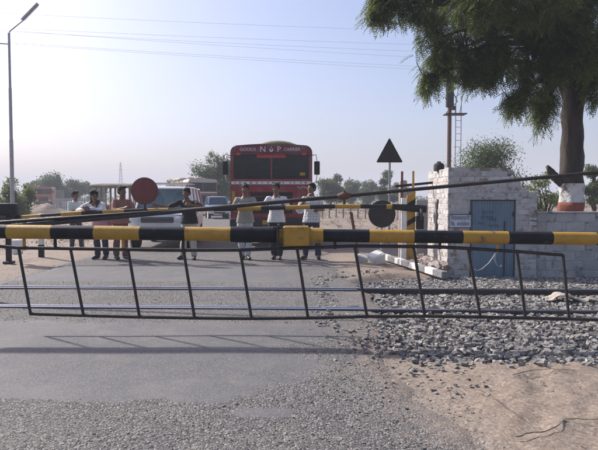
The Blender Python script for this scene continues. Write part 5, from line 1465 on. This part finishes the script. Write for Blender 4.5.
# G: checked white shirt, hand raised to the mouth
def check_mat():
    m = bpy.data.materials.new('checked_shirt'); m.use_nodes = True
    nt = m.node_tree; b = nt.nodes["Principled BSDF"]; L = nt.links.new
    tc = nd(nt, "ShaderNodeTexCoord"); cols_ = []
    sx = nd(nt, "ShaderNodeSeparateXYZ"); L(tc.outputs["Object"], sx.inputs[0])
    acc = None
    for ax in (0, 2):
        ml = nd(nt, "ShaderNodeMath", operation='MULTIPLY'); L(sx.outputs[ax], ml.inputs[0]); ml.inputs[1].default_value = 16
        fr = nd(nt, "ShaderNodeMath", operation='FRACT'); L(ml.outputs[0], fr.inputs[0])
        lt = nd(nt, "ShaderNodeMath", operation='LESS_THAN'); L(fr.outputs[0], lt.inputs[0]); lt.inputs[1].default_value = 0.28
        if acc is None: acc = lt.outputs[0]
        else:
            a2 = nd(nt, "ShaderNodeMath", operation='ADD'); L(acc, a2.inputs[0]); L(lt.outputs[0], a2.inputs[1]); acc = a2.outputs[0]
    mr = nd(nt, "ShaderNodeMath", operation='MULTIPLY'); L(acc, mr.inputs[0]); mr.inputs[1].default_value = 0.45
    mx = nd(nt, "ShaderNodeMix", data_type='RGBA'); L(mr.outputs[0], mx.inputs[0]); mx.inputs[6].default_value = (0.62, 0.62, 0.62, 1); mx.inputs[7].default_value = (0.25, 0.28, 0.33, 1)
    L(mx.outputs[2], b.inputs["Base Color"]); b.inputs["Roughness"].default_value = 0.9
    return m
person('man in checked white shirt and dark blue trousers with a hand at his mouth, rightmost', spot(311.5), R(-14), 1.80,
       dict(eL=(-0.24, -0.16, 1.16), wL=(-0.05, -0.20, 1.38), eR=(0.26, 0.02, 1.10), wR=(0.20, -0.24, 1.10), aL=(-0.13, -0.04, 0.085), tL=(-0.18, -0.22, 0.03), aR=(0.14, 0.05, 0.085), tR=(0.2, -0.13, 0.03), kL=(-0.12, -0.05, 0.49), kR=(0.12, 0.0, 0.49)),
       check_mat(), cloth('dark_blue_trousers', (0.03, 0.035, 0.06)), 'short', gaze=R(-25), curl=1.0, seed=7.7)
# ------------------------------------------------------------------ trees
BARK = pm('dark_bark', (0.024, 0.020, 0.017), (0.055, 0.045, 0.038), 6, 0.95, 1.0, 16, stretch=(1, 1, 0.3))
def rand_rot(n, droop=0.0):
    q = rng.normal(size=(n, 4)); q /= np.linalg.norm(q, axis=1)[:, None]
    w, x, y, z = q.T
    return np.stack([np.stack([1-2*(y*y+z*z), 2*(x*y-w*z), 2*(x*z+w*y)], -1), np.stack([2*(x*y+w*z), 1-2*(x*x+z*z), 2*(y*z-w*x)], -1), np.stack([2*(x*z-w*y), 2*(y*z+w*x), 1-2*(x*x+y*y)], -1)], 1)
def leaf_mesh(name, pos, size, aspect=0.5):
    n = len(pos)
    base = np.array([(-0.5, 0, 0), (0, -aspect/2, 0.04), (0.5, 0, 0), (0, aspect/2, 0.04)])
    Rm = rand_rot(n)
    V_ = np.einsum('nij,kj->nki', Rm, base)*(np.asarray(size)*rng.uniform(0.7, 1.3, n))[:, None, None] + pos[:, None]
    F_ = np.arange(n*4).reshape(n, 4)
    return np_mesh(name, V_.reshape(-1, 3), F_)
def branch_pts(a, b, sag, n=6, wob=0.05):
    a, b = Vector(a), Vector(b); L_ = (b-a).length; pts = []
    for i in range(n+1):
        t = i/n; p = a.lerp(b, t); p.z += sag*4*t*(1-t)
        if 0 < i < n: p += Vector([random.gauss(0, wob*L_*0.3) for _ in range(3)])
        pts.append(p)
    return pts

def tree(name, label, loc, H, Wd, nleaf, lsize, mat, trunk_h=0.3, cat='tree', lobes=11, group='trees in the distance', seed=0, gap=0.25, flat=0.75, stems=1):
    """trunk with limbs, leaf-sized faces clustered in uneven clumps"""
    r = random.Random(seed)
    o = thing(name, label, cat, loc, 0, group)
    th = H*trunk_h
    tr_r = max(0.05, H*0.028)
    tips = []
    for s in range(stems):
        bx_, by_ = (r.gauss(0, Wd*0.08), r.gauss(0, Wd*0.08)) if stems > 1 else (0, 0)
        MB().tube([(bx_, by_, -0.2), (bx_+r.gauss(0, .04)*H*0.3, by_, th*0.5), (bx_+r.gauss(0, 0.04)*H*0.5, by_, th+0.02)], [tr_r*1.25/math.sqrt(stems), tr_r/math.sqrt(stems), tr_r*0.8/math.sqrt(stems)], 9).build('trunk', BARK, o, smooth=True)
    cl = []
    for k in range(lobes):
        a = 2*math.pi*(k*0.618+r.random()*0.3); f = math.sqrt(r.random())
        z = th+(H-th)*r.uniform(0.12, 0.86)
        env = math.sin(math.pi*min(1, max(0.08, (z-th*0.6)/(H-th*0.6)))**0.8)**0.6
        rad = Wd/2*env*f*0.78
        c_ = Vector((math.cos(a)*rad, math.sin(a)*rad*0.8, z)); s_ = Wd*r.uniform(0.17, 0.28)
        cl.append((c_, s_))
    lm = MB()
    for c_, s_ in cl:
        lm.tube(branch_pts((0, 0, th*0.85), c_, 0.06*H, 5, 0.08), [tr_r*0.55, tr_r*0.45, tr_r*0.36, tr_r*0.28, tr_r*0.18, tr_r*0.08], 6)
    lm.build('limbs', BARK, o, smooth=True)
    wts = np.array([s**2 for _, s in cl]); wts /= wts.sum()
    P_ = []
    for (c_, s_), w_ in zip(cl, wts):
        m_ = int(nleaf*w_)
        d = rng.normal(size=(m_, 3)); d /= np.linalg.norm(d, axis=1)[:, None]
        rr = rng.uniform(0.15, 1.0, m_)**0.45*(1+0.35*rng.normal(size=m_)*0.5)
        q = d*rr[:, None]*np.array([s_, s_, s_*flat])+np.array(c_)
        # clumps inside the lobe
        ck = rng.normal(size=(max(4, m_//60), 3)); ck = ck/np.linalg.norm(ck, axis=1)[:, None]*rng.uniform(0.4, 1.05, (len(ck), 1))*np.array([s_, s_, s_*flat])+np.array(c_)
        pick = rng.integers(0, len(ck), m_); half = rng.random(m_) < 0.65
        q[half] = ck[pick[half]]+rng.normal(size=(half.sum(), 3))*s_*0.20
        P_.append(q)
    P_ = np.concatenate(P_); P_ = P_[P_[:, 2] > 0.05]
    obj('crown', leaf_mesh('crown', P_, np.full(len(P_), lsize), 0.55), mat, o)
    return o

LF_ACACIA = leaf_mat('acacia_leaf', (0.045, 0.075, 0.028), (0.085, 0.125, 0.05))
LF_FAR = leaf_mat('far_leaf', (0.05, 0.085, 0.035), (0.095, 0.135, 0.06))
LF_YEL = leaf_mat('yellowish_leaf', (0.10, 0.14, 0.04), (0.17, 0.20, 0.07))
LF_NEEM = leaf_mat('neem_leaf', (0.050, 0.085, 0.022), (0.130, 0.168, 0.048), trans=0.45, scale=0.8)
LF_PALE = leaf_mat('pale_shrub_leaf', (0.10, 0.13, 0.06), (0.16, 0.18, 0.09))

def tr_at(px, top, wpx, Y, label, mat=None, nleaf=5000, lsize=None, seed=0, **kw):
    p = W(px, 200, Y); H = W(px, top, Y).z+0.15
    Wd = wpx*Y/600
    z0 = float(base_z(p.x, p.y)) if Y < 60 else -0.1
    nleaf = int(nleaf*1.6)
    return tree(kw.pop('name', 'tree'), label, (p.x, Y, z0), H, Wd, nleaf, lsize or max(0.06, Y*0.0030), mat or LF_FAR, seed=seed, **kw)
tr_at(52, 176.5, 36, 105, 'rounded grey green tree above the orange lorry', nleaf=6000, seed=1, trunk_h=0.25)
tr_at(34, 182, 28, 112, 'lower pale tree just left of the one above the orange lorry', nleaf=4000, seed=2, trunk_h=0.2)
tr_at(78, 181, 30, 108, 'pale tree behind the head of the leftmost man', nleaf=4000, seed=3, trunk_h=0.2)
tr_at(97, 187, 26, 120, 'low hazy tree between the leftmost man and the shelter', nleaf=3000, seed=4, trunk_h=0.15)
tr_at(8, 183, 30, 36, 'yellow green bush at the foot of the street lamp', LF_YEL, 6000, 0.12, seed=5, trunk_h=0.08, cat='bush', name='bush', stems=4, lobes=14, flat=1.5, group='bushes by the road')
tr_at(26, 187, 22, 40, 'slender yellow green bush right of the street lamp', LF_YEL, 4500, 0.12, seed=6, trunk_h=0.08, cat='bush', name='bush', stems=4, lobes=12, flat=1.5, group='bushes by the road')
tr_at(-16, 178, 34, 38, 'bush beyond the left edge beside the street lamp bushes', LF_YEL, 4000, 0.13, seed=26, trunk_h=0.08, cat='bush', name='bush', stems=4, group='bushes by the road')
tr_at(218, 151, 46, 62, 'tall dark tree rising between the two lorries', LF_ACACIA, 11000, 0.17, seed=7, trunk_h=0.18, lobes=18)
tr_at(238, 166, 34, 66, 'tree mostly hidden behind the red lorry', LF_ACACIA, 5000, 0.18, seed=8, trunk_h=0.18)
tr_at(331, 171, 28, 78, 'upright tree just right of the red lorry', LF_ACACIA, 6000, 0.2, seed=9, trunk_h=0.18)
tr_at(350, 181.5, 26, 92, 'low tree second to the right of the red lorry', LF_FAR, 4000, seed=10, trunk_h=0.15)
tr_at(368, 183, 26, 100, 'low tree left of the triangular sign post', LF_FAR, 4000, seed=11, trunk_h=0.15)
tr_at(386, 170, 20, 72, 'tree standing right behind the triangular sign post', LF_ACACIA, 4500, 0.19, seed=12, trunk_h=0.18)
tr_at(402, 184, 26, 98, 'low tree behind the yellow stand', LF_FAR, 3500, seed=13, trunk_h=0.12)
tr_at(486, 142.5, 92, 27, 'broad feathery green tree rising behind the hut roof', LF_ACACIA, 22000, 0.075, seed=14, flat=0.6, trunk_h=0.25, lobes=22)
tr_at(545, 166, 40, 22, 'sparse yellow green shrub left of the painted trunk', LF_YEL, 3000, 0.075, seed=15, trunk_h=0.12, cat='shrub', name='shrub', stems=5, lobes=16, group='shrubs behind the low wall')
tr_at(594, 156, 32, 30, 'green tree right of the painted trunk', LF_ACACIA, 7000, 0.095, seed=16, trunk_h=0.3)
tr_at(522, 186, 26, 38, 'small shrub behind the crumbled corner of the hut', LF_PALE, 2500, 0.12, seed=17, trunk_h=0.1, cat='shrub', name='shrub', stems=4, group='shrubs behind the low wall')
tr_at(640, 165, 40, 40, 'tree beyond the right edge behind the low wall', LF_ACACIA, 4000, 0.13, seed=18)
tr_at(-60, 165, 60, 70, 'tree beyond the left edge', LF_FAR, 4000, 0.2, seed=19)
# scrub along the horizon: one mass nobody could count
P_ = []
for k in range(420):
    a = random.uniform(-0.75, 0.75); Y = random.uniform(170, 420); x = a*Y
    s = random.uniform(1.2, 4.2)
    m_ = 26
    q = rng.normal(size=(m_, 3))*np.array([s*1.0, s*0.6, s*0.42])*0.55+np.array([x, Y, s*0.35]); q[:, 2] = np.abs(q[:, 2])
    P_.append(q)
P_ = np.concatenate(P_)
tag(obj('distant_scrub', leaf_mesh('distant_scrub', P_, np.full(len(P_), 1.0), 0.6), LF_FAR), 'hazy belt of low scrub along the horizon', 'scrub', kind='stuff')
# dry tufts over the fields
P_ = []
for k in range(2600):
    Y = 17+110*random.random()**1.2; x = random.uniform(-0.6*Y, 0.6*Y)
    if float(road_d(x, Y)) < 1.2 or (2.6 < x < 8.5 and Y < 16): continue
    s = random.uniform(0.08, 0.30)
    q = rng.normal(size=(22, 3))*np.array([s, s, s*0.6])+np.array([x, Y, float(base_z(x, Y))+s*0.5]); P_.append(q)
P_ = np.concatenate(P_)
tag(obj('dry_tufts', leaf_mesh('dry_tufts', P_, 0.04+0.0022*P_[:, 1], 0.25), leaf_mat('dry_grass', (0.13, 0.105, 0.065), (0.20, 0.17, 0.10), 0.2)), 'dry grass tufts scattered over the sandy fields', 'grass', kind='stuff')

# ------------------------------------------------------------------ the big shade tree on the right
TY = 15.2
tb = W(570.5, 214, TY)
nm = thing('shade_tree', 'large dark leafy tree with red and white painted trunk band behind the low wall', 'tree', (tb.x, TY, -0.25))
def tp(px, py, Y=TY): q = W(px, py, Y); return Vector((q.x-tb.x, Y-TY, q.z+0.25))
def bark_tube(name, pts, rad, m, parent, n=18, amp=0.06):
    pts = [Vector(p) for p in pts]; P2, R2 = [], []
    for i in range(len(pts)-1):
        for f in (0, 0.25, 0.5, 0.75): P2.append(pts[i].lerp(pts[i+1], f)); R2.append(rad[i]*(1-f)+rad[i+1]*f)
    P2.append(pts[-1]); R2.append(rad[-1])
    mb = MB(); mb.tube(P2, R2, n*2)
    for v in mb.bm.verts:
        q = v.co*3.0; w = Vector((v.co.x*16, v.co.y*16, v.co.z*2.2))
        v.co += Vector((noise.noise(q), noise.noise(q+Vector((9, 0, 0))), 0))*amp + Vector((noise.noise(w), noise.noise(w+Vector((5, 5, 0))), 0))*amp*0.35
    return mb.build(name, m, parent, smooth=True)
z_r, z_w = tp(570, 202.5).z, tp(570, 183.5).z
r0 = 0.30
def seg(z0, z1, n=5): return [(0.03*noise.noise(Vector((0, 0, z))), 0, z0+(z1-z0)*i/n) for i, z in ((i, z0+(z1-z0)*i/n) for i in range(n+1))]
def rr_(z): return 0.31-0.012*z+0.10*math.exp(-z/0.25)
redband = pm('red_oxide_paint', (0.19, 0.055, 0.035), (0.25, 0.08, 0.05), 7, 0.9, 0.6, 25, c3=(0.16, 0.07, 0.05), s3=5, lo3=0.58, hi3=0.7)
whiteband = pm('lime_wash_band', (0.50, 0.50, 0.49), (0.60, 0.59, 0.57), 7, 0.9, 0.7, 25, c3=(0.16, 0.14, 0.13), s3=5, lo3=0.52, hi3=0.64)
def zs_(a, b, n=6): return [a+(b-a)*i/n for i in range(n+1)]
bark_tube('red_band', [(0, 0, z) for z in zs_(-0.2, z_r)], [rr_(max(0, z)) for z in zs_(-0.2, z_r)], redband, nm)
bark_tube('white_band', [(0, 0, z) for z in zs_(z_r, z_w)], [rr_(z) for z in zs_(z_r, z_w)], whiteband, nm)
t_top = tp(571, 84)
bark_tube('trunk', [(0.0, 0, z_w), (0.005, 0, (z_w+t_top.z)*0.45), (0.0, 0, (z_w+t_top.z)*0.58), (0.01, 0, t_top.z), tuple(tp(574, 60)), tuple(tp(578, 25))], [rr_(z_w), 0.275, 0.27, 0.29, 0.27, 0.2], BARK, nm)
# broken stub on the left
bark_tube('stub', [tp(569, 187), tp(560, 181), tp(552.5, 174.5), tp(547, 166)], [0.14, 0.125, 0.105, 0.05], BARK, nm, 12, 0.07)
lobes_ = [  # px, py, Y, rx, ry in px at that distance
 (384, 4, 14.0, 20, 24), (376, 14, 14.0, 10, 17), (410, 12, 14.2, 30, 24), (436, 44, 14.0, 22, 34), (428, 86, 13.9, 6, 13), (443, 68, 13.8, 13, 22), (466, 50, 14.4, 30, 38), (470, 80, 14.0, 12, 14), (498, 44, 14.3, 30, 38), (489, 78, 14.2, 12, 13),
 (526, 92, 14.0, 15, 26), (514, 106, 13.9, 9, 14), (541, 112, 14.3, 13, 24), (551, 92, 14.6, 13, 24), (536, 60, 14.5, 26, 26), (540, 22, 14.2, 38, 38), (572, 22, 15.0, 36, 40), (593, 88, 14.6, 10, 22), (602, 60, 15.2, 24, 36),
 (570, 50, 13.9, 30, 26), (556, 66, 13.8, 16, 18), (588, 62, 13.9, 18, 22), (505, 62, 13.9, 22, 22),
 (420, -30, 14.6, 50, 40), (480, -20, 15.0, 50, 44), (540, -40, 15.5, 55, 50), (600, -30, 15.4, 55, 50), (650, 30, 15.3, 40, 50), (660, 95, 15.0, 24, 26), (700, -10, 15.8, 55, 50),
 (470, -90, 15.6, 60, 45), (560, -110, 15.8, 70, 50), (640, -95, 15.8, 60, 45), (520, 10, 16.8, 50, 45), (580, 5, 17.2, 55, 45), (450, 5, 16.2, 40, 36), (640, 40, 17.2, 45, 45), (600, -60, 13.2, 50, 40), (540, 0, 13.0, 40, 36), (480, 0, 13.0, 40, 34)]
# frond: a curved stalk with paired leaflets
fr = []
nl = 7
for i in range(nl):
    t = (i+0.6)/nl; x = t; z = -0.35*t*t
    for s in (-1, 1):
        ln, wd = 0.27*(1-0.35*abs(t-0.5)), 0.085
        d = np.array([0.45, s*0.9, -0.25]); d /= np.linalg.norm(d)
        c_ = np.array([x, 0, z]); side = np.array([-d[1], d[0], 0.1])
        fr.append([c_, c_+d*ln*0.45+side*wd*0.5, c_+d*ln, c_+d*ln*0.45-side*wd*0.5])
fr.append([np.array([0.97, 0, -0.33]), np.array([1.1, 0.04, -0.42]), np.array([1.25, 0, -0.55]), np.array([1.1, -0.04, -0.42])])
FR = np.array(fr).reshape(-1, 3)
fork = tp(574, 60); fork2 = tp(570, 82)
limb_b = MB(); twig_b = MB()
org, dirs = [], []
for k, (px, py, Y, rx, ry) in enumerate(lobes_):
    c_ = tp(px, py, Y); sx, sz = rx*Y/600, ry*Y/600; sy = max(0.35, (sx+sz)*0.42)
    src = fork if py < 70 else fork2
    pts = branch_pts(src, c_+Vector((0, 0, 0.1)), 0.12*(c_-src).length, 7, 0.05)
    rad = 0.035+0.028*min(3, (c_-src).length)
    limb_b.tube(pts, [rad*(1-0.85*i/7) for i in range(8)], 8)
    vol = sx*sz
    ntw = int(24+vol*60)
    for _ in range(ntw):
        v = Vector((random.gauss(0, 1), random.gauss(0, 1), random.gauss(0, 1))).normalized()*random.uniform(0.25, 1.0)**0.5
        tip = c_+Vector((v.x*sx, v.y*sy, v.z*sz*0.9))
        out = Vector((v.x*0.8, v.y*0.8, -0.25+0.2*v.z)).normalized()
        base = tip-out*random.uniform(0.25, 0.5)+Vector((0, 0, 0.12))
        if random.random() < 0.45: twig_b.tube([c_.lerp(base, 0.3), base, tip], [0.012, 0.008, 0.004], 4)
        for f in range(random.randint(8, 12)):
            t = random.uniform(0.0, 1.05)
            org.append(base.lerp(tip, t)+Vector([random.gauss(0, 0.03) for _ in range(3)]))
            a = random.uniform(0, 2*math.pi)
            dirs.append((out*0.5+Vector((math.cos(a), math.sin(a), random.uniform(-0.75, 0.15)))).normalized())
limb_b.build('limbs', BARK, nm, smooth=True)
twig_b.build('twigs', BARK, nm, smooth=True)
org = np.array(org); dirs = np.array(dirs); n = len(org)
up_ = np.array([0, 0, 1.0]); X_ = dirs
Yv = np.cross(up_, X_); Yv /= np.linalg.norm(Yv, axis=1)[:, None]+1e-9
roll = rng.normal(0, 0.4, n)
Zv = np.cross(X_, Yv)
Yr = Yv*np.cos(roll)[:, None]+Zv*np.sin(roll)[:, None]; Zr = np.cross(X_, Yr)
sc = rng.uniform(0.20, 0.32, n)
Rm = np.stack([X_, Yr, Zr], -1)*sc[:, None, None]
V_ = np.einsum('nij,kj->nki', Rm, FR)+org[:, None]
Q_ = np.arange(n*len(FR)).reshape(-1, 4)
obj('crown', np_mesh('crown', V_.reshape(-1, 3), Q_), LF_NEEM, nm)
print('NEEM fronds', n, 'quads', len(Q_))

# ------------------------------------------------------------------ dusty air
if True:
    hz = MB().box((0, 620, 19), (2100, 1500, 42)).build('haze', None)
    tag(hz, 'thin dusty haze lying over the whole plain', 'haze', kind='stuff')
    m = bpy.data.materials.new('dusty_air'); m.use_nodes = True
    nt = m.node_tree
    nt.nodes.remove(nt.nodes["Principled BSDF"])
    pv = nd(nt, "ShaderNodeVolumePrincipled"); pv.inputs["Color"].default_value = (0.86, 0.91, 1.0, 1); pv.inputs["Density"].default_value = 0.0016; pv.inputs["Anisotropy"].default_value = 0.0
    nt.links.new(pv.outputs[0], nt.nodes["Material Output"].inputs["Volume"])
    hz.data.materials.append(m)
